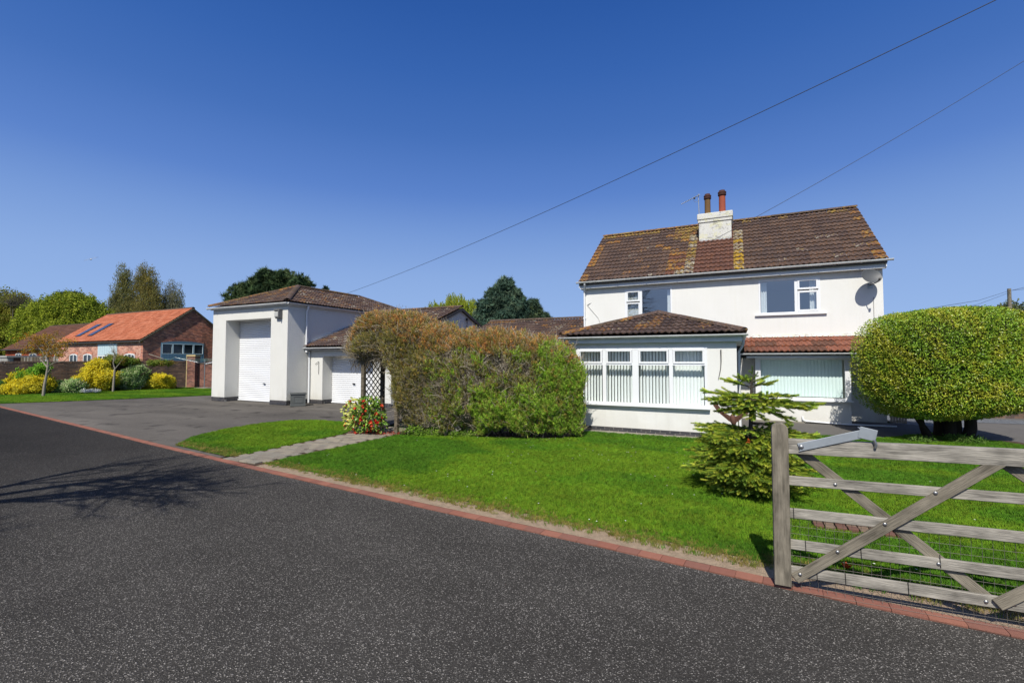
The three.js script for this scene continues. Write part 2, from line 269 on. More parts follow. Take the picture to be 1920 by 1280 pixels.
{ // each edging brick is a piece of its own
  const edging = new THREE.Group(); edging.name = 'brick_edging'; edging.userData.kind = 'structure'; scene.add(edging);
  const r = rngOf(11), gs = [0, 1, 2].map((k) => rbx(-.1, .1, -.06, .0 + k * .0012, -.058, .058, .003)), bed = [];
  let x = -27;
  while (x < 3.4) { const s = (kz(x + .1) - kz(x - .1)) / .2, a = Math.atan(s), m = shade(new THREE.Mesh(gs[Math.floor(r() * 3)], M.kerb[Math.floor(r() * 4)])); m.name = 'brick'; m.position.set(x, .014 + .002 * r(), kz(x) + .003 * (r() - .5)); m.rotation.set(.01 * (r() - .5), -a + .008 * (r() - .5), .006 * (r() - .5)); edging.add(m); x += .2018 * Math.cos(a); }
  const line = kerbPts.filter(([q]) => q >= -34 && q <= 9);
  part(edging, 'mortar_bed', sheet([...line.map(([q, z]) => [q, z + .06]), ...line.slice().reverse().map(([q, z]) => [q, z - .085])], .006), M.darkSoil);
}
// drive in front of the garages
struct('driveway', sheet([[-60, kz(-60) - .06], [-45, kz(-45) - .06], [-34, kz(-34) - .06], [-25.35, kz(-25.35) - .06], [-18.34, kz(-18.34) - .06], [-13.87, kz(-13.87) - .06], [-10.83, kz(-10.83) - .06], [-8.6, kz(-8.6) - .06], [-8.2, -8.4], [-9, -11.2], [-11.0, -13.6], [-11.2, -17], [-30, -17], [-60, -17]], -.004), M.drive);
// lawns
const lawnMain = [[-7.36, -5.36], [-5.04, -5.2], [-3.45, -5.08], [-2.23, -4.97], [-1.26, -4.88], [-.47, -4.8], [.19, -4.72], [.73, -4.66], [1.64, -4.6], [4, -4.52], [9, -4.45], [9, -11.0], [6.1, -12.6], [4.2, -14.6], [2.95, -13.2], [1.5, -13.0], [.2, -12.3], [-.1, -11.30], [-3.75, -11.16], [-3.4, -10.2], [-3.9, -9.75], [-5.3, -9.3], [-7.0, -9.02], [-7.22, -8.62]];
const lawnIsland = [[-10.62, -5.66], [-8.55, -5.42], [-8.36, -5.55], [-8.55, -8.2], [-8.9, -8.9], [-9.95, -9.75], [-11.1, -9.72], [-11.72, -9.35], [-11.95, -8.6], [-11.8, -7.4], [-11.3, -6.4]];
const lawnLeft = [[-27.0, -7.72], [-34, -8.7], [-60, -12.4], [-60, -20], [-33, -17.8], [-29.2, -17.2], [-27.6, -16.8], [-23.6, -14.9], [-23.7, -14.1], [-24.9, -11.4], [-26.1, -9.2]];
const turfY = .012;
const lawns = [['lawn', lawnMain], ['lawn', lawnIsland], ['lawn', lawnLeft]].map(([n, p]) => struct(n, sheet(p, turfY), M.turf));
struct('soil_border', sheet([[-8.45, kz(-8.45) - .09], [-7.2, kz(-7.2) - .09], [-5.04, kz(-5.04) - .09], [-3.45, kz(-3.45) - .09], [-2.23, kz(-2.23) - .09], [-.47, kz(-.47) - .09], [.73, kz(.73) - .09], [1.64, kz(1.64) - .09], [9, -4.19], [9, -4.9], [.5, -5.0], [-2.2, -5.1], [-7.2, -5.5], [-8.45, -5.7]], .002), M.soil);
struct('concrete_strip', sheet([[-3.9, -11.10], [.1, -11.24], [.1, -11.6], [-3.9, -11.6]], .018), M.concrete);
struct('patio', sheet([[.0, -12.2], [1.5, -12.95], [2.95, -13.15], [4.25, -14.55], [6.15, -12.55], [12, -9.2], [40, -9.2], [40, -40], [3.9, -40], [3.9, -16.4], [0, -16.4]], .006), M.patio);
struct('hedge_bed', sheet([[-7.25, -8.85], [-5.3, -9.1], [-3.7, -9.6], [-3.4, -11], [-7.2, -10.6]], .02), M.darkSoil);
struct('soil_patch', sheet([[4.9, -13.5], [5.15, -13.95], [5.4, -13.85], [5.5, -13.5], [5.25, -13.25]], .02), M.darkSoil);
{ // path of worn pavers from the road edge to the arch
  const path = new THREE.Group(); path.name = 'path'; path.userData.kind = 'structure'; scene.add(path);
  const r = rngOf(19), gs = [0, 1, 2].map(() => rbx(-.108, .108, -.05, 0, -.072, .072, .009));
  part(path, 'joint_bed', sheet([[-8.42, -5.24], [-7.36, -5.1], [-7.22, -8.6], [-7.15, -9.6], [-8.6, -9.6], [-8.55, -8.2]], .009), M.darkSoil);
  let z = -5.3, row = 0;
  while (z > -9.55) {
    const x0 = lerpTab([[-9.6, -8.35], [-8.2, -8.45], [-5.3, -8.34]], z), x1 = lerpTab([[-9.6, -7.3], [-8.6, -7.26], [-5.3, -7.4]], z);
    for (let x = x0 + .11 + (row % 2 ? .11 : 0); x < x1 - .06; x += .222) { const m = shade(new THREE.Mesh(gs[Math.floor(r() * 3)], M.paver[Math.floor(r() * 4)])); m.name = 'paver'; m.position.set(x + .008 * (r() - .5), .024 + .008 * r(), z + .006 * (r() - .5)); m.rotation.set(.04 * (r() - .5), .05 * (r() - .5), .03 * (r() - .5)); path.add(m); }
    z -= .15; row++;
  }
}
// ------------------------------------------------------------------ roof tiles
function tileShape(tw, tl, roll, seed) { // x across, z from 0 (lower edge) to -1.14 tl, y proud of the roof
  const n = 12, lap = 1.14, th = .026, u0 = hash2(seed, 3, 1) * 3, v0 = hash2(seed, 5, 2) * 3, P = [], tri = [], uv = [];
  const y = (x) => roll * Math.pow(.5 + .5 * Math.cos(4 * Math.PI * (x / tw - .25)), 1.5);
  for (let i = 0; i <= n; i++) { const x = i / n * tw * .992, h = y(x); P.push([x, h + .042, 0], [x, h + .004, -tl * lap], [x, h + .042 - th, 0]); uv.push([u0 + x, v0], [u0 + x, v0 + tl * lap], [u0 + x, v0 - .02]); }
  for (let i = 0; i < n; i++) { const a = i * 3, b = a + 3; tri.push([a, b, a + 1], [b, b + 1, a + 1], [a, a + 2, b], [b, a + 2, b + 2]); }
  return { P, tri, uv };
}
function tileGeo(shape, at, planes) { // planes: keep a*x + b*v <= c, in roof coordinates
  const pos = [], uvs = [];
  for (const t of shape.tri) {
    let poly = t.map((k) => [...shape.P[k], ...shape.uv[k]]);
    if (planes) for (const [a, b, c] of planes) {
      const out = [], d = (p) => a * (p[0] + at[0]) + b * (at[1] - p[2]) - c;
      for (let i = 0; i < poly.length; i++) { const p = poly[i], q = poly[(i + 1) % poly.length], dp = d(p), dq = d(q); if (dp <= 0) out.push(p); if ((dp <= 0) !== (dq <= 0)) { const s = dp / (dp - dq); out.push(p.map((v, k) => v + (q[k] - v) * s)); } }
      poly = out; if (poly.length < 3) break;
    }
    for (let i = 1; i + 1 < poly.length; i++) for (const p of [poly[0], poly[i], poly[i + 1]]) { pos.push(p[0], p[1], p[2]); uvs.push(p[3], p[4]); }
  }
  if (!pos.length) return null;
  let g = new THREE.BufferGeometry(); g.setAttribute('position', new THREE.Float32BufferAttribute(pos, 3)); g.setAttribute('uv', new THREE.Float32BufferAttribute(uvs, 2)); g.computeVertexNormals(); return g;
}
// covers a slope with tiles; o = lower left corner, u along the eave, v up the slope
function tileRoof(parent, name, { o, u, v, W, L, tw = .3, tl = .3, roll = .03, planes, pick, seed = 1, max = 300, near }) {
  const U = V3(...u).normalize(), Vv = V3(...v).normalize(), N = V3().crossVectors(U, Vv), B = new THREE.Matrix4().makeBasis(U, N, Vv.clone().negate()), q = new THREE.Quaternion().setFromRotationMatrix(B), O = V3(...o), r = rngOf(seed * 991 + 5);
  const shapes = [0, 1, 2, 3].map((k) => tileShape(tw, tl, roll, seed * 10 + k)), full = shapes.map((s) => tileGeo(s, [0, 0])), list = [], nc = Math.ceil(W / tw - .02), nr = Math.ceil(L / tl - .02);
  for (let j = 0; j < nr; j++) for (let i = 0; i < nc; i++) {
    const x = i * tw, y = j * tl, ps = [...(planes || [])]; if (x + tw > W) ps.push([1, 0, W]); if (y + tl * 1.14 > L) ps.push([0, 1, L]);
    let cut = false, gone = false;
    for (const [a, b, c] of ps) { const ds = [[x, y], [x + tw, y], [x, y + tl * 1.14], [x + tw, y + tl * 1.14]].map(([p, t]) => a * p + b * t - c); if (Math.min(...ds) > -.015) gone = true; if (Math.max(...ds) > 0) cut = true; }
    if (gone) continue;
    list.push({ i, j, x, y, ps, cut, p: O.clone().addScaledVector(U, x).addScaledVector(Vv, y), k: Math.floor(r() * 4), m: pick(x + tw / 2, y + tl / 2, r, i, j), a: .012 * (r() - .5), h: .005 * r() });
  }
  list.sort((a, b) => (near ? near(a) - near(b) : a.p.lengthSq() - b.p.lengthSq()));
  const rest = new Map();
  list.forEach((t, n) => {
    const g = t.cut ? tileGeo(shapes[t.k], [t.x, t.y], t.ps) : full[t.k]; if (!g) return;
    const p = t.p.clone().addScaledVector(N, t.h), qq = q.clone().multiply(new THREE.Quaternion().setFromAxisAngle(V3(0, 1, 0), t.a));
    if (n < max) { const m = shade(new THREE.Mesh(g, t.m)); m.name = name; m.position.copy(p); m.quaternion.copy(qq); parent.add(m); } else { const gg = g.clone().applyQuaternion(qq).translate(p.x, p.y, p.z); if (!rest.has(t.m)) rest.set(t.m, []); rest.get(t.m).push(gg); }
  });
  if (rest.size) { const m = shade(new THREE.Mesh(mergeGeometries([...rest.values()].map((l) => merge(l)), true), [...rest.keys()])); m.name = name; m.userData.kind = 'stuff'; parent.add(m); }
}
// half round caps along a ridge or hip
function ridgeCaps(parent, a, b, mats, seed, rad = .115, name = 'ridge_tile') {
  const A = V3(...a), Bq = V3(...b), L = A.distanceTo(Bq), n = Math.max(1, Math.round(L / .42)), d = V3().subVectors(Bq, A).normalize(), side = V3().crossVectors(d, V3(0, 1, 0)).normalize(), up = V3().crossVectors(side, d), q = new THREE.Quaternion().setFromRotationMatrix(new THREE.Matrix4().makeBasis(side, up, d.clone().negate())), l = L / n, r = rngOf(seed);
  const arc = (rr) => Array.from({ length: 9 }, (_, k) => { const t = Math.PI * (.04 + .92 * k / 8); return [Math.cos(t) * rr, Math.sin(t) * rr * .8 - .035]; });
  const s = [...arc(rad), ...arc(rad - .018).reverse()], g = extr(s, [], l - .008);
  for (let k = 0; k < n; k++) { const m = shade(new THREE.Mesh(g, mats[Math.floor(r() * mats.length)])); m.name = name; m.position.copy(A).addScaledVector(d, (k + 1) * l).addScaledVector(up, .02 + .006 * r()); m.quaternion.copy(q); parent.add(m); }
}
const anyOf = (list, r) => list[Math.floor(r() * list.length)];
// half round gutter along x (or z), with joint collars
function gutterX(x0, x1, y, z, rad = .05) { const g = []; const s = []; for (let k = 0; k <= 8; k++) { const t = Math.PI + Math.PI * k / 8; s.push([Math.cos(t) * rad, Math.sin(t) * rad]); } for (let k = 8; k >= 0; k--) { const t = Math.PI + Math.PI * k / 8; s.push([Math.cos(t) * (rad - .006), Math.sin(t) * (rad - .006)]); } g.push(extr(s, [], x1 - x0, (q) => q.rotateY(Math.PI / 2).translate(x0, y, z))); for (let x = x0 + .5; x < x1 - .2; x += 1.0) { const c = s.map(([a, b], k) => (k < 9 ? [a * 1.14, b * 1.14] : [a, b])); g.push(extr(c, [], .035, (q) => q.rotateY(Math.PI / 2).translate(x, y, z))); } for (const e of [x0 - .008, x1 - .004]) g.push(extr(Array.from({ length: 9 }, (_, k) => [Math.cos(Math.PI + Math.PI * k / 8) * rad * 1.08, Math.sin(Math.PI + Math.PI * k / 8) * rad * 1.08]), [], .012, (q) => q.rotateY(Math.PI / 2).translate(e, y, z))); return merge(g); }
function gutterZ(z0, z1, y, x, rad = .05) { return gutterX(0, Math.abs(z1 - z0), y, 0, rad).rotateY(Math.PI / 2).translate(x, 0, Math.max(z0, z1)); }
function pipe(pts, r = .035) { const g = [tube(pts.map((p) => V3(...p)), r, r, 8)]; return g; }

// windows: a frame of bars with panes; every bar a real box
function sash(x0, x1, y0, y1, z, b = .05, d = .05) { return [rbx(x0, x1, y0, y0 + b, z - d, z, .006), rbx(x0, x1, y1 - b, y1, z - d, z, .006), rbx(x0, x0 + b, y0 + b - .004, y1 - b + .004, z - d, z - .002, .006), rbx(x1 - b, x1, y0 + b - .004, y1 - b + .004, z - d, z - .002, .006)]; }
const pane = (parent, x0, x1, y0, y1, z) => { const m = part(parent, 'pane', new THREE.PlaneGeometry(x1 - x0, y1 - y0).translate((x0 + x1) / 2, (y0 + y1) / 2, z), y0 > 2.6 ? M.glassSky : M.glass); return m; };
function blinds(parent, x0, x1, y0, y1, z, ang, step, w, mat, jit, seed) {
  const r = rngOf(seed), g = metre(new THREE.CylinderGeometry(.12, .12, y1 - y0, 6, 1, true, -w / .24, w / .12).translate(0, 0, -.12)), head = bx(x0, x1, y1, y1 + .03, z - .03, z + .03);
  part(parent, 'blind_rail', head, M.pvc);
  for (let x = x0 + step / 2; x < x1; x += step) { const m = shade(new THREE.Mesh(g, mat)); m.name = 'slat'; m.position.set(x, (y0 + y1) / 2, z); m.rotation.y = -(typeof ang === 'function' ? ang(x) : ang) + jit * (r() - .5); parent.add(m); }
}

// ------------------------------------------------------------------ the white house
const house = thing('white_house', 'white rendered two storey house with chimney, brown tiled roof and tile-roofed front extension', 'house', [-.65, 0, -19.6]);
const HZ = -16.5, HX0 = -5.1, HX1 = 3.78, EY = 4.62, RZ = -19.75, RY = 7.12, sl = Math.atan2(RY - EY, HZ + .28 - RZ), SV = [0, Math.sin(sl), -Math.cos(sl)];
{
  const winL = [-3.58, -1.98, 2.86, 4.28], winR = [.63, 2.27, 3.21, 4.30];
  const front = extr([[HX0, 0], [HX1, 0], [HX1, 4.55], [HX0, 4.55]], [rect(winL[0], winL[1], winL[2], winL[3]), rect(winR[0], winR[1], winR[2], winR[3])], .25, (g) => g.translate(0, 0, HZ - .25));
  const gable = (x) => extr([[0, 0], [6.5, 0], [6.5, 4.5], [3.25, 6.98], [0, 4.5]], [], .25, (g) => g.rotateY(Math.PI / 2).translate(x, 0, HZ));
  part(house, 'wall', [front, gable(HX0).translate(0, 0, -.0), gable(HX1 - .25), bx(HX0 + .25, HX1 - .25, 0, 4.5, -23, -22.75)].map((g, k) => (k === 0 ? g : g.translate(0, 0, k < 3 ? -.251 : 0))), M.render);
  part(house, 'upper_floor', bx(HX0 + .26, HX1 - .26, 2.3, 2.5, -22.7, HZ - .26), M.carpet);
  part(house, 'ceiling', bx(HX0 + .26, HX1 - .26, 4.42, 4.52, -22.7, HZ - .26), M.inside);
  part(house, 'inner_wall', [bx(-1.2, -1.05, 2.5, 4.42, -22.7, HZ - .26), bx(HX0 + .27, HX1 - .27, 2.5, 4.42, -20.6, -20.5)], M.inside);
  // upstairs left window: narrow sash with opening light over, wide fixed pane
  const wl = part(house, 'window', [...sash(winL[0], winL[1], winL[2], winL[3], HZ + .012, .055, .07), rbx(-3.06, -2.98, winL[2] + .05, winL[3] - .05, HZ - .06, HZ + .010), ...sash(-3.53, -3.06, 3.84, 4.225, HZ + .02, .055, .05), ...sash(-3.53, -3.06, 2.91, 3.80, HZ + .02, .045, .05)], M.pvc);
  pane(wl, -3.49, -3.1, 3.88, 4.19, HZ - .012); pane(wl, -3.49, -3.1, 2.94, 3.77, HZ - .014); pane(wl, -2.98, -2.03, 2.91, 4.23, HZ - .016);
  part(wl, 'curtain', [bx(-2.15, -2.06, 2.92, 4.2, HZ - .16, HZ - .14)], M.curtain);
  { const r = rngOf(3), g = []; for (let x = -3.5; x < -3.08; x += .035) g.push(bx(x, x + .022 + .008 * r(), 2.92 + .04 * r(), 3.78, HZ - .13 - .02 * r(), HZ - .12)); for (let x = -3.5; x < -3.08; x += .05) g.push(bx(x, x + .03, 3.86, 4.2, HZ - .13, HZ - .12)); part(wl, 'net_curtain', g, M.curtain); }
  const wr = part(house, 'window', [...sash(winR[0], winR[1], winR[2], winR[3], HZ + .012, .05, .07), rbx(1.60, 1.68, winR[2] + .05, winR[3] - .05, HZ - .06, HZ + .010), ...sash(1.68, 2.22, 3.93, 4.25, HZ + .022, .055, .05), ...sash(1.68, 2.22, 3.26, 3.89, HZ + .022, .055, .05)], M.pvc);
  pane(wr, .68, 1.6, 3.26, 4.25, HZ - .016); pane(wr, 1.73, 2.17, 3.98, 4.2, HZ - .012); pane(wr, 1.73, 2.17, 3.31, 3.84, HZ - .014);
  part(wr, 'window_sill', rbx(.52, 2.42, 3.165, 3.207, HZ - .02, HZ + .07), M.pvc);
  for (const [a, b] of [[.70, .86], [2.02, 2.17]]) { const g = []; for (let k = 0; k < 5; k++) g.push(tube([V3(a + (b - a) * (k + .5) / 5, 3.24, HZ - .2 - .02 * (k % 2)), V3(a + (b - a) * (k + .5) / 5, 4.24, HZ - .2 - .02 * (k % 2))], .022, .02, 6)); part(wr, 'curtain', g, M.curtain); }
  // roof
  const L = Math.hypot(RY - EY, HZ + .28 - RZ), RX0 = -5.2, RX1 = 3.86;
  const slabF = extr([[HZ + .26, EY - .035], [RZ, RY - .035], [-23.2, EY - .035], [-23.2, EY - .10], [RZ, RY - .12], [HZ + .26, EY - .10]], [], RX1 - RX0 - .04, (g) => g.rotateY(-Math.PI / 2).translate(RX1 - .02, 0, 0));
  const roof = part(house, 'roof', slabF, M.fasciaDark);
  const pick = (x, y, r, i) => {
    const e = .12 * (r() - .5), T = tileTone; x += e;
    if (i === 12 && y < L - 1.0) return anyOf(r() < .6 ? T.white : T.yellow, r);
    if (i === 17 && y < L - .9) return y > L - 1.7 ? T.white[0] : anyOf(r() < .8 ? T.gold : T.white, r);
    if (x > 3.0 && x < 4 && y > L - 1.35) return r() < .8 ? anyOf(T.yellow, r) : anyOf(T.orange, r);
    if (x > 2.55 && x < 3.9 && y > 1.5) return r() < .55 * (x - 2) / 1.5 ? anyOf(T.orange, r) : anyOf(T.brown, r);
    if (x > 3.05 && x < 3.9) return r() < .55 ? anyOf(r() < .7 ? T.orange : T.white, r) : anyOf(T.warm, r);
    if (x > 4.0 && x < 5.06) return anyOf(T.warm, r);
    if (y > L - .34) return x < 3 ? anyOf(r() < .75 ? T.yellow : T.orange, r) : r() < .18 ? T.yellow[2] : anyOf(T.dull, r);
    if (x < .35) return r() < .55 ? anyOf(T.orange, r) : anyOf(T.brown, r);
    if (x < .9 && y > L - 1) return r() < .35 ? anyOf(T.orange, r) : anyOf(T.brown, r);
    if (x > 8.75) return r() < .45 ? anyOf(T.orange, r) : anyOf(T.brown, r);
    return r() < (x > 5.4 ? .004 : .016) ? anyOf(T.orange, r) : r() < (x > 5.4 ? .07 : .12) ? T.spot[x > 5.4 ? 0 : Math.floor(r() * 2)] : anyOf(T.brown, r);
  };
  tileRoof(roof, 'roof_tile', { o: [RX0, EY, HZ + .3], u: [1, 0, 0], v: SV, W: RX1 - RX0, L, pick, seed: 3, tw: .302, tl: L / 14, near: (t) => -t.x });
  part(roof, 'back_slope', extr([[0, 0], [3.75, RY - EY], [3.75, RY - EY + .05], [0, .05]], [], RX1 - RX0, (g) => g.rotateY(Math.PI / 2).translate(RX0, EY, -23.4)), tileTone.brown[1]);
  ridgeCaps(roof, [RX0, RY + .03, RZ], [-1.24, RY + .03, RZ], [...tileTone.yellow, ...tileTone.orange], 5);
  ridgeCaps(roof, [-.1, RY + .03, RZ], [RX1, RY + .03, RZ], [M.ridge, tileTone.dull[2], tileTone.yellow[2], M.ridge], 6);
  part(house, 'fascia', [rbx(RX0 + .02, RX1 - .02, 4.39, 4.56, HZ + .155, HZ + .178), bx(HX0 - .06, HX1 + .06, 4.395, 4.42, HZ + .004, HZ + .154), bx(RX0 + .02, RX0 + .06, 4.38, 4.57, HZ - .3, HZ + .19)], M.fascia);
  part(house, 'bargeboard', [-5.185, 3.83].map((x) => extr([[HZ + .24, EY - .04], [RZ, RY - .04], [RZ, RY - .2], [HZ + .24, EY - .2]], [], .022, (g) => g.rotateY(-Math.PI / 2).translate(x, 0, 0))), M.fascia);
  part(house, 'gutter', gutterX(RX0 - .08, RX1 + .1, EY + .005, HZ + .29, .055), M.gutter);
  part(house, 'downpipe', [...pipe([[-4.98, EY - .05, HZ + .28], [-4.98, EY - .12, HZ + .26], [-5.06, EY - .3, HZ + .06], [-5.06, EY - .4, HZ + .04], [-5.06, .05, HZ + .04]]), bx(-5.11, -5.01, 3.3, 3.34, HZ - .01, HZ + .06)], M.pvc);
  // chimney
  const cx0 = -1.22, cx1 = -.12, cz0 = -18.35, cz1 = -19.3;
  const ch = part(house, 'chimney', [rbx(cx0, cx1, 5.2, 6.92, cz1, cz0, .02), rbx(cx0 - .03, cx1 + .03, 6.86, 6.97, cz1 - .03, cz0 + .03, .02), rbx(cx0 - .055, cx1 + .055, 6.965, 7.2, cz1 - .05, cz0 + .055, .035)], M.chimney);
  const potProfile = (r, h) => [[r * .98, 0], [r, .03], [r * .97, h * .75], [r * .98, h * .78], [r * .97, h * .81]].map((p) => new THREE.Vector2(...p));
  for (const [x, r, h, m, cap] of [[-.92, .105, .66, M.potBrown, .62], [-.42, .115, .72, M.terracotta, .68]]) {
    const z = -18.62, y = 7.19;
    const pot = part(ch, 'chimney_pot', new THREE.LatheGeometry(potProfile(r, h * 1.2), 20).translate(x, y, z), m);
    part(ch, 'pot_cowl', new THREE.LatheGeometry([[r * .9, h - .05], [r * 1.22, h - .04], [r * 1.26, h + .0], [r * 1.05, h + .015], [r * 1.28, h + .05], [r * 1.24, h + .09], [r * .92, h + .1], [r * .9, h + .15], [r * .5, h + .16], [0, h + .155]].map((p) => new THREE.Vector2(...p)), 20).translate(x, y, z), M.potDark);
  }
  part(roof, 'lead_flashing', [extr([[cz0 + .02, 5.98], [cz0 - .95, 6.7], [cz0 - .95, 6.84], [cz0 + .02, 6.12]], [], .012, (g) => g.rotateY(-Math.PI / 2).translate(cx0 - .002, 0, 0)), extr([[cz0 + .02, 5.98], [cz0 - .95, 6.7], [cz0 - .95, 6.84], [cz0 + .02, 6.12]], [], .012, (g) => g.rotateY(-Math.PI / 2).translate(cx1 + .014, 0, 0)), bx(cx0, cx1, 6.05, 6.2, cz0, cz0 + .012)], M.lead);

  // front extension with the hipped roof
  const CZ = -11.5, CX0 = -3.92, CX1 = -.02, oy = .68, ty = 2.09, wx0 = -3.74, wx1 = -.63;
  const cw = extr([[CX0, .12], [CX1, .12], [CX1, 2.2], [CX0, 2.2]], [rect(wx0, wx1, oy + .02, ty)], .22, (g) => g.translate(0, 0, CZ - .22));
  part(house, 'extension_wall', [cw, bx(CX1 - .22, CX1, .12, 2.2, HZ, CZ - .221), bx(CX0, CX0 + .22, .12, 2.2, HZ, CZ - .221)], M.render);
  part(house, 'room_wall', [bx(CX0 + .23, CX1 - .23, .05, 2.2, -13.6, -13.5), bx(CX0 + .22, CX1 - .22, .0, .06, -13.5, CZ - .22)], M.insideDark);
  const plinth = part(house, 'plinth', bx(CX0 + .004, CX1 - .004, 0, .122, HZ, CZ - .012), M.mortar);
  { const r = rngOf(8); for (const [row, y] of [[0, .0], [1, .062]]) for (let x = CX0 + (row ? .0 : -.11); x < CX1; x += .2235) { const a = Math.max(x, CX0), b = Math.min(x + .2145, CX1); if (b - a > .03) { const m = part(plinth, 'brick', rbx(a, b, y + .003, y + .055, CZ - .09, CZ - .001 + .003 * r(), .004), anyOf(M.blueBrick, r)); } } }
  // four pairs of lights over panes
  const win = part(house, 'window', [...sash(wx0, wx1, oy, ty, CZ + .02, .06, .08), ...[-3.025, -2.255, -1.425].map((x, k) => rbx(x - (k === 1 ? .075 : .045), x + (k === 1 ? .075 : .045), oy + .05, ty - .05, CZ - .055, CZ + .018)), rbx(wx0 + .05, wx1 - .05, 1.655, 1.715, CZ - .055, CZ + .014)], M.pvc);
  const bays = [[-3.69, -3.07], [-2.98, -2.33], [-2.18, -1.47], [-1.38, -.68]];
  for (const [a, b] of bays) { part(win, 'opening_light', [...sash(a + .005, b - .005, 1.70, 2.04, CZ + .035, .045, .05), rbx(a - .01, b + .01, 1.655, 1.675, CZ + .015, CZ + .03, .003)], M.pvc); pane(win, a + .05, b - .05, 1.745, 1.995, CZ - .005); pane(win, a, b, .735, 1.66, CZ - .012); }
  part(win, 'window_sill', rbx(wx0 - .06, wx1 + .05, .655, .70, CZ - .02, CZ + .10), M.pvc);
  blinds(win, wx0 + .05, wx1 - .05, .73, 2.03, CZ - .2, (x) => (x > -1.42 ? R(22) : R(35)), .078, .089, M.blind, .12, 12);
  // roof of the extension
  const ey = 2.40, ez = -11.3, ex0 = -4.14, ex1 = .17, half = (ex1 - ex0) / 2, ax = (ex0 + ex1) / 2, ay = 3.07, az = ez - half, LL = Math.hypot(half, ay - ey), s2 = (ay - ey) / half;
  const hipGeo = (() => { const P = [[ex0, ey, ez], [ex1, ey, ez], [ax, ay, az], [ax, ay, HZ], [ex0, ey, HZ], [ex1, ey, HZ]].map(([x, y, z]) => [x, y - .045, z]); const T = [[0, 1, 2], [0, 2, 3], [0, 3, 4], [1, 5, 3], [1, 3, 2], [0, 4, 5], [0, 5, 1]]; const g = new THREE.BufferGeometry(); g.setAttribute('position', new THREE.Float32BufferAttribute(T.flatMap((t) => t.flatMap((k) => P[k])), 3)); g.computeVertexNormals(); g.setAttribute('uv', new THREE.Float32BufferAttribute(new Float32Array(42), 2)); return g; })();
  const er = part(house, 'extension_roof', hipGeo, M.fasciaDark);
  const dullPick = (x, y, r) => (r() < .035 ? anyOf(tileTone.orange, r) : r() < .35 ? anyOf(tileTone.spot, r) : anyOf(tileTone.dull, r));
  const kk = half / LL; // x inset per metre up the slope
  tileRoof(er, 'extension_tile', { o: [ex0, ey, ez + .02], u: [1, 0, 0], v: [0, ay - ey, -half], W: ex1 - ex0, L: LL, planes: [[-1, kk, 0], [1, kk, ex1 - ex0]], pick: dullPick, seed: 5, tw: .3, tl: LL / 7 });
  const dS = ez - HZ;
  tileRoof(er, 'extension_tile', { o: [ex1 + .02, ey, ez], u: [0, 0, -1], v: [-half, ay - ey, 0], W: dS, L: LL, planes: [[-1, kk, 0]], pick: dullPick, seed: 6, tw: .3, tl: LL / 7, max: 60 });
  tileRoof(er, 'extension_tile', { o: [ex0 - .02, ey, HZ], u: [0, 0, 1], v: [half, ay - ey, 0], W: dS, L: LL, planes: [[1, kk, dS]], pick: dullPick, seed: 7, tw: .3, tl: LL / 7, max: 60 });
  const capM = [M.ridge, tileTone.dull[2], M.ridge, tileTone.dull[0], tileTone.orange[1]];
  ridgeCaps(er, [ex0 + .02, ey + .04, ez - .02], [ax, ay + .045, az], [...capM, tileTone.orange[0]], 31, .1, 'hip_tile'); ridgeCaps(er, [ex1 - .02, ey + .04, ez - .02], [ax, ay + .045, az], capM, 32, .1, 'hip_tile'); ridgeCaps(er, [ax, ay + .045, az + .05], [ax, ay + .045, HZ], capM, 33, .1, 'hip_tile');
  part(house, 'extension_fascia', [rbx(ex0 + .07, ex1 - .07, 2.2, 2.335, ez - .115, ez - .09), rbx(ex1 - .1, ex1 - .075, 2.2, 2.335, HZ, ez - .116), bx(ex0 + .1, ex1 - .1, 2.205, 2.23, HZ, ez - .12)], M.fascia);
  part(house, 'extension_gutter', [gutterX(ex0 - .02, ex1 + .04, 2.365, ez + .005, .045), gutterZ(ez - .02, HZ + 1.5, 2.37, ex1 - .02, .05)], M.gutter);
  part(house, 'downpipe', pipe([[ex1 - .03, 2.31, -13.6], [ex1 - .03, 2.2, -13.6], [CX1 + .05, 2.0, -13.7], [CX1 + .05, .03, -13.7]], .034), M.gutter);
  part(house, 'wall_bracket', tube([V3(-.34, 2.02, CZ + .02), V3(-.34, 1.75, CZ + .02), V3(-.35, 1.6, CZ + .03), V3(-.40, 1.35, CZ + .02)], .014, .006, 6), M.black);

  // bay with the red lean-to roof
  const BZ = -15.4, BX0 = .46, BX1 = 2.76;
  part(house, 'bay_wall', [bx(BX0, BX1, 0, .64, HZ, BZ), bx(BX0, BX0 + .1, .64, 1.86, HZ, BZ - .12), bx(BX1 - .1, BX1, .64, 1.86, HZ, BZ - .12)], M.render);
  part(house, 'porch_wall', bx(.0, BX0 - .004, 0, 1.84, -16.1, -15.9), M.render);
  part(house, 'bay_footing', bx(BX0 - .02, BX1 + .02, 0, .04, HZ, BZ + .03), M.concrete);
  const bw = part(house, 'window', [...sash(BX0, BX1 + .01, .665, 1.85, BZ + .012, .06, .1), rbx(BX1 - .125, BX1 - .04, .72, 1.80, BZ - .09, BZ + .010), rbx(BX0 + .05, BX0 + .14, .72, 1.80, BZ - .09, BZ + .010)], M.pvc);
  pane(bw, BX0 + .13, BX1 - .12, .72, 1.8, BZ - .03);
  part(bw, 'window_sill', rbx(BX0 - .04, BX1 + .05, .625, .668, BZ - .05, BZ + .09), M.pvc);
  blinds(bw, BX0 + .14, BX1 - .19, .74, 1.79, BZ - .13, R(17), .083, .089, M.bayBlind, .06, 14);
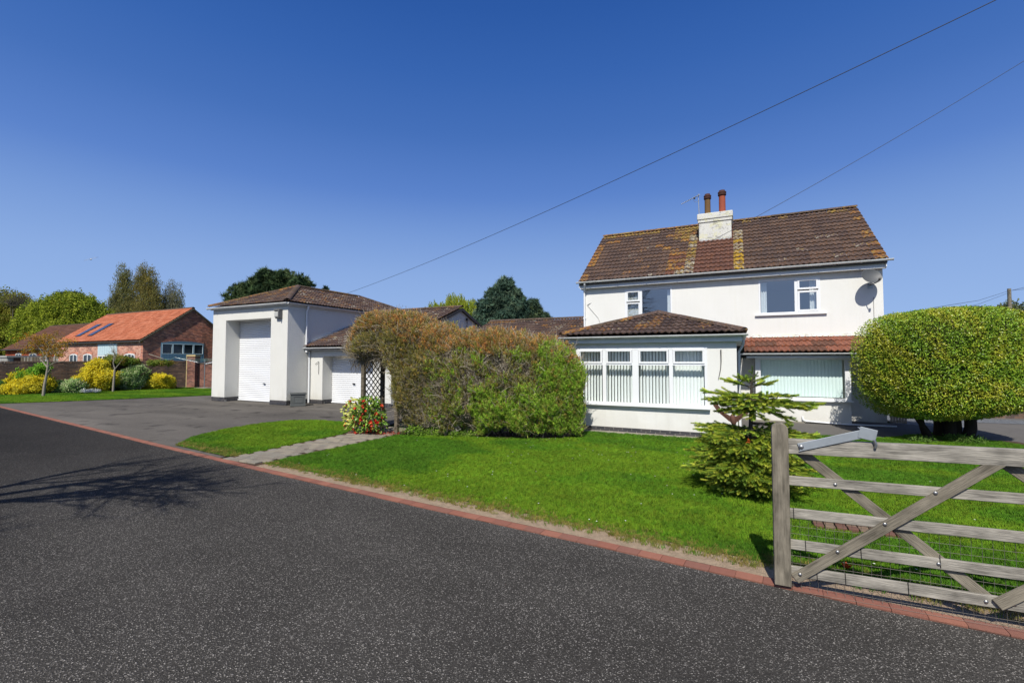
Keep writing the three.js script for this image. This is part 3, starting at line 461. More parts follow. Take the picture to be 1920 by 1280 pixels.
  part(house, 'bay_room', [bx(BX0 + .11, BX1 - .11, .4, 1.86, HZ + .002, HZ + .012)], M.insideDark);
  const py = 2.0, pz = -15.08, pt = 2.47, pL = Math.hypot(pt - py, pz - HZ), px0 = .18, px1 = 3.82;
  const pr = part(house, 'lean_to_roof', extr([[pz + .01, py - .035], [HZ, pt - .035], [HZ, pt - .13], [pz + .01, py - .10]], [], px1 - px0 - .02, (g) => g.rotateY(-Math.PI / 2).translate(px1 - .01, 0, 0)), M.fasciaDark);
  tileRoof(pr, 'lean_to_tile', { o: [px0, py, pz + .02], u: [1, 0, 0], v: [0, pt - py, HZ - pz], W: px1 - px0, L: pL, pick: (x, y, r, i, j) => (j === 2 ? tileTone.red[r() < .5 ? 0 : 2] : r() < .8 - .25 * (1 - j) ? anyOf(tileTone.red, r) : tileTone.warm[0]), seed: 8, tw: .29, tl: pL / 3, roll: .036 });
  part(house, 'mortar_fillet', extr([[HZ + .001, pt + .10], [HZ + .035, pt + .045], [HZ + .09, pt + .02], [HZ + .001, pt + .0]], [], px1 - px0 - .3, (g) => g.rotateY(-Math.PI / 2).translate(px1 - .04, 0, 0)), M.chimney);
  part(house, 'lean_to_fascia', [rbx(px0 + .05, px1 - .02, 1.84, 1.955, pz - .045, pz - .02), bx(px0 + .06, px1 - .03, 1.846, 1.866, HZ, pz - .046)], M.fascia);
  part(house, 'lean_to_gutter', gutterX(px0 - .35, px1, 1.975, pz + .045, .045), M.gutter);
  part(house, 'waste_pipe', pipe([[1.62, .2, BZ + .03], [1.62, .11, BZ + .05], [1.70, .07, BZ + .06], [2.6, .035, BZ + .08], [3.7, .05, BZ + .1]], .022), M.pvc);
  part(house, 'air_vent', rbx(-.18, .08, 1.98, 2.16, -14.05, -13.98), M.black);
  part(house, 'conduit', [...pipe([[-4.96, 3.79, HZ + .012], [-4.55, 3.3, HZ + .012], [-4.4, 2.9, HZ + .012]], .006), ...pipe([[3.55, 3.6, HZ + .012], [3.55, 2.55, HZ + .012]], .006)], M.shed);
}
// satellite dish on the house front
{
  const t = thing('satellite_dish', 'grey satellite dish fixed high on the right end of the white house front', 'satellite dish', [3.45, 4.0, HZ]);
  const c = [3.42, 4.13, HZ + .34], pts = []; for (let k = 0; k <= 8; k++) { const r = k / 8 * .27; pts.push(new THREE.Vector2(r, r * r * .9)); } for (let k = 8; k >= 0; k--) { const r = k / 8 * .27; pts.push(new THREE.Vector2(r * .995, r * r * .9 - .006)); }
  const g = new THREE.LatheGeometry(pts, 28).scale(1, 1, .86).rotateX(R(68)).rotateY(R(22)).translate(...c);
  part(t, 'reflector', g, M.dish);
  part(t, 'feed_arm', [tube([V3(3.40, 3.90, HZ + .36), V3(3.50, 3.93, HZ + .55), V3(3.56, 4.0, HZ + .66)], .012, .012)], M.black);
  part(t, 'feed_horn', [new THREE.CylinderGeometry(.03, .024, .09, 12).rotateX(R(60)).translate(3.56, 4.02, HZ + .66)], M.black);
  part(t, 'mount', [tube([V3(3.44, 4.08, HZ + .3), V3(3.47, 4.0, HZ + .2), V3(3.48, 3.94, HZ)], .02, .02), bx(3.42, 3.54, 3.84, 4.02, HZ, HZ + .015)], M.steel);
}
// television aerial strapped to the chimney
{
  const x = -1.22, z = -18.5, t = thing('television_aerial', 'thin television aerial on a pole beside the white chimney stack', 'aerial', [x, 6.9, z]);
  part(t, 'mast', tube([V3(x + .02, 6.75, z), V3(x - .01, 8.02, z)], .021, .018), M.steel);
  const b0 = V3(x + .04, 7.98, z + .03), b1 = V3(x - .58, 7.6, z + .38); part(t, 'boom', tube([b0, b1], .017, .013), M.steel);
  const g = []; for (let k = 0; k < 11; k++) { const p = b0.clone().lerp(b1, .12 + .085 * k), l = .12 - .006 * k; g.push(tube([p.clone().add(V3(.45 * l, .0, .9 * l)), p.clone().add(V3(-.45 * l, 0, -.9 * l))],   .007, .007, 5)); }
  g.push(tube([V3(x - .18, 7.78, z + .1), V3(x - .1, 7.7, z + .07), V3(x, 7.75, z)], .006, .006)); part(t, 'element', g, M.steel);
  part(t, 'junction_box', rbx(x - .17, x - .11, 7.81, 7.88, z + .08, z + .14), M.black);
}

// ------------------------------------------------------------------ garages
function rollerDoor(t, x0, x1, y0, y1, z, pitch, seed) {
  const d = part(t, 'roller_door', [bx(x0 - .03, x1 + .03, y0, y1 + .05, z - .06, z - .05), bx(x0 + .02, x1 - .02, y0 - .0, y0 + .04, z - .03, z + .03)], M.rollSlat), n = Math.round((y1 - y0) / pitch), h = (y1 - y0) / n, prof = [];
  for (let k = 0; k <= 6; k++) { const a = k / 6; prof.push([.016 * Math.sin(Math.PI * Math.pow(a, .8)), a * h * .93]); } prof.push([-.006, h * .97], [-.02, h * .97], [-.02, 0]);
  const g = extr(prof, [], x1 - x0, (q) => q.rotateY(-Math.PI / 2).translate(x1 - x0, 0, 0));
  for (let k = 0; k < n; k++) { const m = shade(new THREE.Mesh(g, M.rollSlat)); m.name = 'slat'; m.position.set(x0, y0 + k * h, z - .02); d.add(m); }
  return d;
}
function plinthX(parent, x0, x1, z, y1, seed) { const r = rngOf(seed); for (const [row, y] of [[0, 0], [1, y1 / 2]]) for (let x = x0 - (row ? .11 : 0); x < x1; x += .2235) { const a = Math.max(x, x0), b = Math.min(x + .2145, x1); if (b - a > .03) part(parent, 'brick', rbx(a, b, y + .003, y + y1 / 2 - .006, z - .09, z + .002 * r(), .004), anyOf(M.blueBrick, r)); } }
function plinthZ(parent, z0, z1, x, y1, seed) { const r = rngOf(seed); for (const [row, y] of [[0, 0], [1, y1 / 2]]) for (let z = z1 + (row ? -.11 : 0); z < z0; z += .2235) { const a = Math.max(z, z1), b = Math.min(z + .2145, z0); if (b - a > .03) part(parent, 'brick', rbx(x - .09, x + .002 * r(), y + .003, y + y1 / 2 - .006, a, b, .004), anyOf(M.blueBrick, r)); } }
{
  const GZ = -12.41, X0 = -20.68, X1 = -15.9, B = -21.2, t = thing('tall_garage', 'tall white rendered garage with a high roller door and hipped brown roof', 'garage', [-18.3, 0, -16.8]);
  const dx0 = -19.78, dx1 = -16.88, dt = 3.47, rec = .95;
  part(t, 'wall', [extr([[X0, .18], [dx0, .18], [dx0, dt], [dx1, dt], [dx1, .18], [X1, .18], [X1, 3.98], [X0, 3.98]], [], rec, (g) => g.translate(0, 0, GZ - rec)), bx(X0, X0 + .25, .12, 3.98, B, GZ - rec - .002), bx(X0 + .25, X1 - .25, .12, 3.98, B, B + .25)], M.garageRender);
  part(t, 'side_wall', bx(X1 - .25, X1 + .002, .18, 3.98, B, GZ - .003), M.pebble);
  const pl = part(t, 'plinth', [bx(X0 + .01, dx0 - .01, 0, .18, GZ - rec, GZ - .012), bx(dx1 + .01, X1 - .01, 0, .18, B, GZ - .012), bx(X0 + .01, X0 + .25, 0, .12, B, GZ - rec)], M.mortar);
  plinthX(pl, X0, dx0, GZ, .185, 21); plinthX(pl, dx1, X1, GZ, .185, 22); plinthZ(pl, GZ - .1, GZ - rec, dx0, .185, 23); plinthZ(pl, GZ - .1, -13.4, X1, .185, 24);
  const d = rollerDoor(t, dx0 - .02, dx1 + .02, .02, dt + .02, GZ - .62, .0815, 4);
  part(d, 'handle', rbx(-18.12, -17.98, .76, .80, GZ - .60, GZ - .57), M.black);
  const ex0 = X0 - .13, ex1 = X1 + .13, ez = GZ + .15, ey = 4.06, half = (ex1 - ex0) / 2, ax = (ex0 + ex1) / 2, ay = 5.12, a0 = ez - half, a1 = -18.65, zb = a1 - half, LL = Math.hypot(half, ay - ey), kk = half / LL;
  const P = [[ex0, ey, ez], [ex1, ey, ez], [ax, ay, a0], [ax, ay, a1], [ex0, ey, zb], [ex1, ey, zb]].map(([x, y, z]) => [x, y - .045, z]), T = [[0, 1, 2], [0, 2, 3], [0, 3, 4], [1, 5, 3], [1, 3, 2], [4, 3, 5], [0, 4, 5], [0, 5, 1]], g = new THREE.BufferGeometry(); g.setAttribute('position', new THREE.Float32BufferAttribute(T.flatMap((q) => q.flatMap((k) => P[k])), 3)); g.computeVertexNormals(); g.setAttribute('uv', new THREE.Float32BufferAttribute(new Float32Array(48), 2));
  const roof = part(t, 'roof', g, M.fasciaDark), pk = (x, y, r) => (r() < .02 ? anyOf(tileTone.orange, r) : r() < .35 ? anyOf(tileTone.spot, r) : anyOf(tileTone.dull, r));
  tileRoof(roof, 'roof_tile', { o: [ex0, ey, ez + .02], u: [1, 0, 0], v: [0, ay - ey, -half], W: ex1 - ex0, L: LL, planes: [[-1, kk, 0], [1, kk, ex1 - ex0]], pick: pk, seed: 41, tl: LL / 9, max: 120 });
  tileRoof(roof, 'roof_tile', { o: [ex1 + .02, ey, ez], u: [0, 0, -1], v: [-half, ay - ey, 0], W: ez - zb, L: LL, planes: [[-1, kk, 0], [1, kk, ez - zb]], pick: pk, seed: 42, tl: LL / 9, max: 180 });
  const cap = [M.ridge, tileTone.dull[2], tileTone.dull[0]];
  ridgeCaps(roof, [ex0, ey + .04, ez], [ax, ay + .05, a0], [tileTone.orange[1], tileTone.yellow[2], M.ridge, tileTone.orange[2]], 51); ridgeCaps(roof, [ex1 + .01, ey + .05, ez + .01], [ax, ay + .05, a0], [tileTone.dull[2], M.ridge], 52, .13); ridgeCaps(roof, [ax, ay + .05, a0 + .04], [ax, ay + .05, a1], [M.ridge, tileTone.orange[2], tileTone.yellow[2], tileTone.dull[2]], 53); ridgeCaps(roof, [ex1, ey + .04, zb], [ax, ay + .05, a1], cap, 54);
  part(t, 'fascia', [rbx(ex0 + .07, ex1 - .05, 3.93, 4.02, ez - .08, ez - .055), rbx(ex1 - .075, ex1 - .05, 3.93, 4.02, zb, ez - .081), bx(ex0 + .07, ex1 - .08, 3.985, 4.0, B, ez - .081)], M.fascia);
  part(t, 'gutter', [gutterX(ex0 - .05, ex1 + .02, 4.03, ez, .065), gutterZ(ez - .03, zb + 1.2, 4.03, ex1 + .025, .05)], M.gutter);
  part(t, 'downpipe', pipe([[ex1 + .02, 3.98, -13.25], [ex1 + .02, 3.9, -13.25], [X1 + .06, 3.75, -13.25], [X1 + .06, 2.2, -13.25], [X1 + .08, 2.12, -13.24], [X1 + .14, 2.08, -13.22]], .036), M.pvc);
}
{
  const lamp = thing('flood_light', 'grey bulkhead flood light on the tall garage front near its roof corner', 'wall light', [-16.38, 3.65, -12.41]);
  part(lamp, 'housing', [rbx(-16.52, -16.2, 3.70, 3.80, -12.41, -12.24, .03), rbx(-16.25, -16.2, 3.44, 3.72, -12.41, -12.22, .02), rbx(-16.5, -16.2, 3.42, 3.47, -12.41, -12.3, .01)], std([.12, .12, .12], { roughness: .6 }));
  part(lamp, 'diffuser', new RoundedBoxGeometry(.27, .25, .15, 3, .06).translate(-16.385, 3.58, -12.325), std([.50, .50, .46], { roughness: .3 }));
}
{ // planter in the corner by the tall garage
  const p = thing('planter_box', 'square dark grey planter box standing by the tall garage corner', 'planter', [0, 0, 0]), m = std([.115, .125, .12], { roughness: .65, map: mottle });
  const x0 = -.26, x1 = .26, z0 = -.26, z1 = .26, h = .46;
  part(p, 'panel', [bx(x0, x1, .03, h, z1 - .02, z1), bx(x0, x0 + .02, .03, h, z0, z1 - .021), bx(x1 - .02, x1, .03, h, z0, z1 - .021), bx(x0 + .021, x1 - .021, .03, h, z0, z0 + .02)], m);
  part(p, 'rim', [rbx(x0 - .03, x1 + .03, h - .01, h + .035, z1 - .04, z1 + .03), rbx(x0 - .03, x0 + .04, h - .01, h + .034, z0, z1 - .041), rbx(x1 - .04, x1 + .03, h - .01, h + .034, z0, z1 - .041), rbx(x0 - .03, x1 + .03, h - .01, h + .035, z0 - .03, z0 - .001), rbx(x0 - .02, x1 + .02, 0, .06, z1 - .03, z1 + .02), rbx(x1 - .03, x1 + .02, 0, .06, z0, z1 - .031)], m);
  part(p, 'moulding', [...sash(x0 + .09, x1 - .09, .12, h - .07, z1 + .012, .03, .015), ...sash(z0 + .09, z1 - .09, .12, h - .07, 0, .03, .015).map((g) => g.rotateY(Math.PI / 2).translate(x1 + .012, 0, 0).translate(0, 0, z0 + z1))], m);
  part(p, 'soil', bx(x0 + .02, x1 - .02, .3, h - .04, z0 + .02, z1 - .02), M.darkSoil); p.position.set(-15.42, 0, -12.56); p.rotation.y = R(-38);
}
{
  const LZ = -13.45, X0 = -15.88, X1 = -11.57, t = thing('low_garage', 'low white garage with a single roller door and brown pitched roof beside the tall one', 'garage', [-13.7, 0, -17.5]);
  const dx0 = -15.12, dx1 = -12.45, dt = 1.93, rec = .8;
  const ridZ = -18.2, ridY = 4.2;
  part(t, 'wall', [extr([[X0, .165], [dx0, .165], [dx0, dt], [dx1, dt], [dx1, .165], [X1, .165], [X1, 2.22], [X0, 2.22]], [], rec, (g) => g.translate(0, 0, LZ - rec))], M.garageRender);
  const gw = extr([[-LZ, .12], [23, .12], [23, 2.3], [-ridZ, ridY - .14], [-LZ, 2.24]], [], .25, (g) => g.rotateY(Math.PI / 2).translate(X1 - .25, 0, 0));
  part(t, 'gable_wall', gw.translate(.002, 0, -.003), M.pebble);
  const pl = part(t, 'plinth', [bx(X0 + .01, dx0 - .01, 0, .165, LZ - rec, LZ - .012), bx(dx1 + .01, X1 - .01, 0, .165, LZ - 3, LZ - .012)], M.mortar);
  plinthX(pl, X0 + .02, dx0, LZ, .17, 61); plinthX(pl, dx1, X1, LZ, .17, 62); plinthZ(pl, LZ - .1, LZ - rec, dx0, .17, 63);
  const d = rollerDoor(t, dx0 - .02, dx1 + .02, .02, dt + .02, LZ - .5, .08, 5);
  part(d, 'handle', rbx(-13.95, -13.82, .80, .85, LZ - .48, LZ - .45), M.black);
  const ey = 2.31, ez = LZ + .27, L = Math.hypot(ridY - ey, ez - ridZ), ex1 = X1 + .12, ex0 = X0 + .02;
  const roof = part(t, 'roof', extr([[ez, ey - .04], [ridZ, ridY - .04], [-23.2, 2.2], [-23.2, 2.1], [ridZ, ridY - .14], [ez, ey - .12]], [], ex1 - ex0 - .01, (g) => g.rotateY(-Math.PI / 2).translate(ex1 - .005, 0, 0)), M.fasciaDark), pk = (x, y, r) => (r() < .015 ? anyOf(tileTone.orange, r) : r() < .35 ? anyOf(tileTone.spot, r) : anyOf(tileTone.dull, r));
  tileRoof(roof, 'roof_tile', { o: [ex0, ey, ez + .02], u: [1, 0, 0], v: [0, ridY - ey, ridZ - ez], W: ex1 - ex0, L, pick: pk, seed: 71, tl: L / 17 });
  ridgeCaps(roof, [-18, ridY + .04, ridZ], [ex1, ridY + .04, ridZ], [M.ridge, tileTone.dull[2], tileTone.orange[2], tileTone.yellow[2]], 72);
  part(roof, 'lead_flashing', extr([[ez - .05, ey + .0], [ridZ + .5, ridY - .2], [ridZ + .5, ridY - .08], [ez - .05, ey + .14]], [], .09, (g) => g.rotateY(-Math.PI / 2).translate(ex0 + .03, 0, 0)), M.lead);
  part(roof, 'verge_board', [extr([[ez - .02, ey - .01], [ridZ, ridY - .01], [-23.2, 2.2], [-23.2, 2.06], [ridZ, ridY - .15], [ez - .02, ey - .15]], [], .03, (g) => g.rotateY(-Math.PI / 2).translate(ex1 + .01, 0, 0))], M.fasciaDark);
  part(t, 'fascia', rbx(ex0, ex1 - .02, 2.16, 2.25, ez - .1, ez - .075), M.fascia);
  part(t, 'gutter', gutterX(ex0 - .16, ex1, 2.27, ez, .05), M.gutter);
  part(t, 'downpipe', pipe([[-15.82, 2.22, ez - .02], [-15.82, 2.1, LZ + .06], [-15.82, .03, LZ + .06]], .038), M.pvc);
  part(t, 'hook', [tube([V3(-15.5, 1.6, LZ + .03), V3(-15.3, 1.72, LZ + .04), V3(-15.3, 1.45, LZ + .04), V3(-15.32, 1.2, LZ + .02)], .01, .008)], M.black);
  part(t, 'gable_lamp', [rbx(-11.55, -11.47, 3.62, 3.74, -18.75, -18.65), tube([V3(-11.5, 3.6, -18.7), V3(-11.54, 3.3, -18.72)], .012, .012)], M.black);
}
{ // single storey wing between garage and house
  const t = thing('rear_wing', 'long low white wing with brown tiled roof between garage and house', 'building', [-8.3, 0, -19.5]), X0 = -11.56, X1 = -5.12, Z = -17.4, ez = Z + .25, ey = 2.35, rz = -21, ry = 3.72, L = Math.hypot(ry - ey, ez - rz);
  part(t, 'wall', extr(rect(X0 + .01, X1, 0, 2.28), [rect(-9.6, -7.2, .9, 2.0)], .25, (g) => g.translate(0, 0, Z - .25)), M.render); part(t, 'back_wall', bx(X0 + .26, X1, 0, 2.28, -24, -23.8), M.render);
  const w = part(t, 'window', [...sash(-9.6, -7.2, .9, 2.0, Z + .01, .06, .08), rbx(-8.44, -8.36, .95, 1.95, Z - .06, Z + .008)], M.pvc); pane(w, -9.54, -8.44, .96, 1.94, Z - .03); pane(w, -8.36, -7.26, .96, 1.94, Z - .03);
  part(t, 'inner_wall', bx(-10, -6.5, 0, 2.28, -20.1, -20), M.inside);
  const roof = part(t, 'roof', extr([[ez, ey - .04], [rz, ry - .04], [-24.8, ey - .04], [-24.8, ey - .14], [rz, ry - .14], [ez, ey - .12]], [], X1 - X0 - .03, (g) => g.rotateY(-Math.PI / 2).translate(X1 - .01, 0, 0)), M.fasciaDark);
  tileRoof(roof, 'roof_tile', { o: [X0 + .02, ey, ez + .02], u: [1, 0, 0], v: [0, ry - ey, rz - ez], W: X1 - X0 - .03, L, pick: (x, y, r) => (y > L - .32 && x < 1.6 ? anyOf(tileTone.orange, r) : r() < .02 ? anyOf(tileTone.orange, r) : r() < .35 ? anyOf(tileTone.spot, r) : anyOf(tileTone.dull, r)), seed: 81, tl: L / 13, near: (q) => -q.y });
  ridgeCaps(roof, [X0 + .05, ry + .04, rz], [X1 - .02, ry + .04, rz], [M.ridge, tileTone.dull[2]], 82);
  part(t, 'gutter', gutterX(X0 + .05, X1 - .05, 2.3, ez, .05), M.gutter);
}
// ------------------------------------------------------------------ plants: small leaves gathered in sprigs, many sprigs spread through each crown
const RIGHT = [.898, -.439];
function quadLeaf(out, p, d, up, l, w, fold = .25) { // a folded pointed leaf of four triangles
  const side = V3().crossVectors(d, up).normalize(), n = V3().crossVectors(side, d).normalize(), A = p, T = p.clone().addScaledVector(d, l), m = p.clone().addScaledVector(d, l * .45), m2 = m.clone().addScaledVector(n, -w * fold), Lf = m.clone().addScaledVector(side, w / 2).addScaledVector(n, w * fold * .6), Rt = m.clone().addScaledVector(side, -w / 2).addScaledVector(n, w * fold * .6);
  for (const t of [[A, m2, Lf], [Lf, m2, T], [A, Rt, m2], [m2, Rt, T]]) for (const q of t) out.push(q.x, q.y, q.z);
}
function triGeo(pos) { const g = new THREE.BufferGeometry(); g.setAttribute('position', new THREE.Float32BufferAttribute(pos, 3)); g.computeVertexNormals(); g.setAttribute('uv', new THREE.Float32BufferAttribute(new Float32Array(pos.length / 3 * 2), 2)); return g; }
const rdir = (r) => { const z = 2 * r() - 1, a = 2 * Math.PI * r(), s = Math.sqrt(1 - z * z); return V3(s * Math.cos(a), z, s * Math.sin(a)); };
function cluster(n, rad, l, w, seed, flat = 1) { const r = rngOf(seed), out = []; for (let k = 0; k < n; k++) { const p = rdir(r).multiplyScalar(rad * Math.cbrt(r())); p.y *= flat; quadLeaf(out, p, rdir(r), rdir(r), l * (.7 + .6 * r()), w * (.7 + .6 * r())); } return triGeo(out); }
function needleTuft(n, rad, l, w, seed) { const r = rngOf(seed), out = []; for (let k = 0; k < n; k++) { const d = rdir(r); d.y = Math.abs(d.y) * .8 + .1; d.normalize(); const p = rdir(r).multiplyScalar(rad * r()), s = V3().crossVectors(d, rdir(r)).normalize().multiplyScalar(w / 2), e = p.clone().addScaledVector(d, l * (.6 + .6 * r())); for (const q of [p.clone().add(s), p.clone().sub(s), e]) out.push(q.x, q.y, q.z); } return triGeo(out); }
function sprayDown(n, len, l, w, seed) { const r = rngOf(seed), out = []; for (let k = 0; k < n; k++) { const t = k / n, p = V3((r() - .5) * .12 * len, -t * len, (r() - .5) * .12 * len); const d = V3(r() - .5, -1.2 - r(), r() - .5).normalize(); quadLeaf(out, p, d, rdir(r), l * (.7 + .6 * r()), w); } return triGeo(out); }
// list of { p, s, c, q? } as one instanced part
function scatter(parent, name, geo, mat, list, kind = 'stuff') {
  const m = new THREE.InstancedMesh(geo, mat, list.length), o = new THREE.Object3D(); m.name = name; shade(m); const base = parent.isGroup ? parent.position : V3();
  list.forEach((t, k) => { o.position.copy(t.p).sub(base); if (t.q) o.quaternion.copy(t.q); else o.rotation.set(t.e[0], t.e[1], t.e[2]); typeof t.s === 'number' ? o.scale.setScalar(t.s) : o.scale.copy(t.s); o.updateMatrix(); m.setMatrixAt(k, o.matrix); if (t.c) m.setColorAt(k, t.c); });
  if (kind) m.userData.kind = kind; parent.add(m); return m;
}
const tint = (r, list, j = .25, gain = 2.45) => { const c = list[Math.floor(r() * list.length)], f = gain * (1 - j + 2 * j * r()); return lin(c[0] * f, c[1] * f, c[2] * f * (1 - .2 * j + .4 * j * r())); };
const eul = (r, lim = Math.PI) => [lim * (2 * r() - 1), 2 * Math.PI * r(), lim * (2 * r() - 1)];
// points through a list of ellipsoids [x,y,z, rx,ry,rz] (denser near the surface, lumpy), in metres from the base
function crownPoints(blobs, n, seed, base, hollow = .45, lump = .35) {
  const r = rngOf(seed), out = [], vol = blobs.map((b) => Math.pow(b[3] * b[4] * b[5], .75)), sum = vol.reduce((a, b) => a + b, 0);
  for (let k = 0; k < n; k++) { let t = r() * sum, i = 0; while (t > vol[i] && i < blobs.length - 1) t -= vol[i++]; const b = blobs[i], d = rdir(r), L = 1 - lump + 2 * lump * fbm(d.x * 2.2 + 9 + i * 3, d.y * 2.2 + d.z * 1.7 + 9, seed, 3), q = L * (hollow + (1 - hollow) * Math.pow(r(), .6)); out.push(V3(base[0] + b[0] + d.x * b[3] * q, base[1] + b[1] + d.y * b[4] * q, base[2] + b[2] + d.z * b[5] * q)); }
  return out;
}
const A3 = (b, r, y, d = 0) => [b[0] + RIGHT[0] * r + .439 * d, y, b[2] + RIGHT[1] * r + .898 * d]; // r metres to the right of the base as seen from the road, d metres nearer
const B3 = (r, y, rx, ry, rz = rx, d = 0) => [RIGHT[0] * r + .439 * d, y, RIGHT[1] * r + .898 * d, rx, ry, rz];
function wobbly(a, b, n, amp, r) { const pts = []; for (let k = 0; k <= n; k++) { const t = k / n; pts.push(V3(a[0] + (b[0] - a[0]) * t + (k && k < n ? amp * (r() - .5) : 0), a[1] + (b[1] - a[1]) * t + (k && k < n ? amp * .5 * (r() - .5) : 0), a[2] + (b[2] - a[2]) * t + (k && k < n ? amp * (r() - .5) : 0))); } return pts; }
function tree(name, label, category, base, o) {
  const t = thing(name, label, category, base, o.group), r = rngOf(o.seed), gs = [];
  const top = o.trunkTop || [base[0], o.h * .75, base[2]];
  gs.push(tube(wobbly([base[0], -.05, base[2]], top, 5, o.r, r), o.r, o.r * .3, 8));
  for (const b of o.blobs) { const f = .25 + .5 * r(), s = [base[0] + (top[0] - base[0]) * f, top[1] * f, base[2] + (top[2] - base[2]) * f]; gs.push(tube(wobbly(s, [base[0] + b[0], b[1] + b[4] * .3, base[2] + b[2]], 4, .3 * b[3] * .4, r), o.r * .4, o.r * .06, 5)); }
  for (let k = 0; k < (o.twigs || 0); k++) { const b = o.blobs[Math.floor(r() * o.blobs.length)], d = rdir(r), e = [base[0] + b[0] + d.x * b[3] * .95, b[1] + d.y * b[4] * .95, base[2] + b[2] + d.z * b[5] * .95], f = .4 + .5 * r(); gs.push(tube(wobbly([base[0] + b[0] * f, (b[1] - b[4] * .6) + (1 - f) * .5, base[2] + b[2] * f], e, 3, .15 * b[3], r), o.r * .1, o.r * .025, 4)); }
  part(t, 'trunk', gs, o.bark || M.bark);
  const pts = crownPoints(o.blobs, o.n, o.seed + 7, [base[0], 0, base[2]], o.hollow ?? .45, o.lump ?? .35);
  scatter(t, 'crown', o.geo, o.mat || M.leaf, pts.map((p) => ({ p, s: o.tall ? V3(.75, 2.1, .75).multiplyScalar((o.s || 1) * (.7 + .6 * r())) : (o.s || 1) * (.7 + .6 * r()), e: o.upright ? [.5 * (r() - .5), 2 * Math.PI * r(), .5 * (r() - .5)] : eul(r), c: tint(r, o.colors, o.vary ?? .3, o.gain ?? 1.4) })));
  return t;
}

// ------------------------------------------------------------------ trees beyond the houses
const farLeaf = cluster(14, .55, .34, .2, 301), midLeaf = cluster(14, .34, .2, .12, 302), airyLeaf = cluster(9, .5, .2, .11, 303), droop = sprayDown(16, 1.3, .3, .13, 304), needleFar = needleTuft(34, .2, .42, .07, 305), needleMid = needleTuft(40, .12, .3, .05, 306);
tree('broadleaf_tree', 'large bright green spreading tree rising behind the brown roofed barn', 'tree', [-103, 0, -38.2], { h: 12, r: .35, seed: 1, geo: farLeaf, s: 1.0, n: 8500, upright: true, gain: 1.85, lump: .5, colors: [[.12, .155, .012], [.165, .195, .016], [.075, .105, .009], [.185, .205, .02]], blobs: [B3(-4.6, 8.2, 3.3, 3.4), B3(-1.4, 9.8, 3.6, 3.4), B3(1.8, 9.6, 3.2, 3.4), B3(4.2, 7.4, 2.8, 3.4), B3(-1.6, 5.4, 6.4, 4.2), B3(5.8, 5.2, 2.8, 3.4), B3(-6, 5.4, 3, 3.6)] });
tree('broadleaf_tree', 'olive brown dense tree at the far left picture edge behind the shed', 'tree', [-117, 0, -35], { h: 13, r: .3, seed: 2, geo: farLeaf, s: 1.0, n: 6500, gain: 2.0, lump: .5, colors: [[.11, .125, .014], [.13, .135, .018], [.08, .095, .012], [.15, .135, .02]], blobs: [B3(-3, 8.8, 4.2, 5), B3(.2, 9.2, 3.6, 4.6), B3(2.4, 6.0, 4.2, 4.8), B3(-1, 4.6, 6.6, 4.6)] });
tree('broadleaf_tree', 'dark green low tree above the left end of the brown barn roof', 'tree', [-116, 0, -41.5], { h: 10, r: .28, seed: 3, geo: farLeaf, s: 1.0, n: 6000, gain: 1.7, colors: [[.06, .10, .012], [.09, .135, .016], [.12, .16, .018]], blobs: [B3(-3, 5.4, 4.4, 4.4), B3(2.4, 6.2, 4.4, 4.2), B3(7, 5.4, 4, 4), B3(11.6, 5, 3.6, 3.8), B3(-7, 5, 4, 4)] });
tree('conifer', 'dark green conifer rising behind the bright green spreading tree', 'tree', [-113.3, 0, -42.1], { h: 15, r: .3, seed: 4, geo: needleFar, s: 1.9, n: 3000, mat: M.needle, colors: [[.012, .032, .016], [.018, .042, .018], [.02, .038, .016]], blobs: [B3(-.6, 12.8, 2.2, 1.6), B3(1.4, 10.8, 2.8, 2), B3(2.4, 8.6, 2.8, 2), B3(-1, 9, 3, 3), B3(3.3, 6.8, 2.4, 1.6), B3(0, 5, 3.4, 3)] });
tree('broadleaf_tree', 'pale green low tree just left of the orange barn roof ridge', 'tree', [-89.4, 0, -36.2], { h: 8, r: .22, seed: 5, geo: droop, s: .95, n: 2600, upright: true, colors: [[.15, .21, .02], [.18, .22, .03], [.12, .15, .025]], blobs: [B3(-1, 5.6, 2.4, 2.6), B3(1.6, 5.8, 2.2, 2.2), B3(0, 4, 3.2, 3), B3(-3.4, 5, 2, 2.4)] });
const poplarBase = { tall: true, geo: airyLeaf, s: .95, upright: true, hollow: .1, lump: .5, twigs: 60, bark: M.barkPale, colors: [[.14, .15, .05], [.17, .165, .05], [.12, .13, .05], [.19, .165, .05]], vary: .3 };
tree('poplar_tree', 'tall upright poplar on the left of the poplar clump behind the orange barn', 'tree', [-107.9, 0, -47.2], { ...poplarBase, h: 22, r: .3, seed: 6, n: 3600, blobs: [B3(.3, 17.2, 1.2, 3.6), B3(-.9, 13, 1.4, 5), B3(1.2, 13, 1.4, 5.4), B3(-1.9, 9.6, 1.1, 5), B3(0, 8, 2.6, 6), B3(2, 9, 1, 5.6)] });
tree('poplar_tree', 'tallest broad poplar in the middle of the clump behind the orange barn', 'tree', [-103.9, 0, -49.2], { ...poplarBase, h: 22, r: .3, seed: 7, n: 4200, colors: [[.16, .15, .04], [.19, .165, .045], [.13, .13, .05], [.21, .165, .04]], blobs: [B3(-.6, 17.2, 1.3, 3.8), B3(.9, 15, 1.5, 4.6), B3(-1.2, 12, 1.3, 6), B3(2.2, 12, 1.2, 5), B3(.4, 8, 3, 6.4)] });
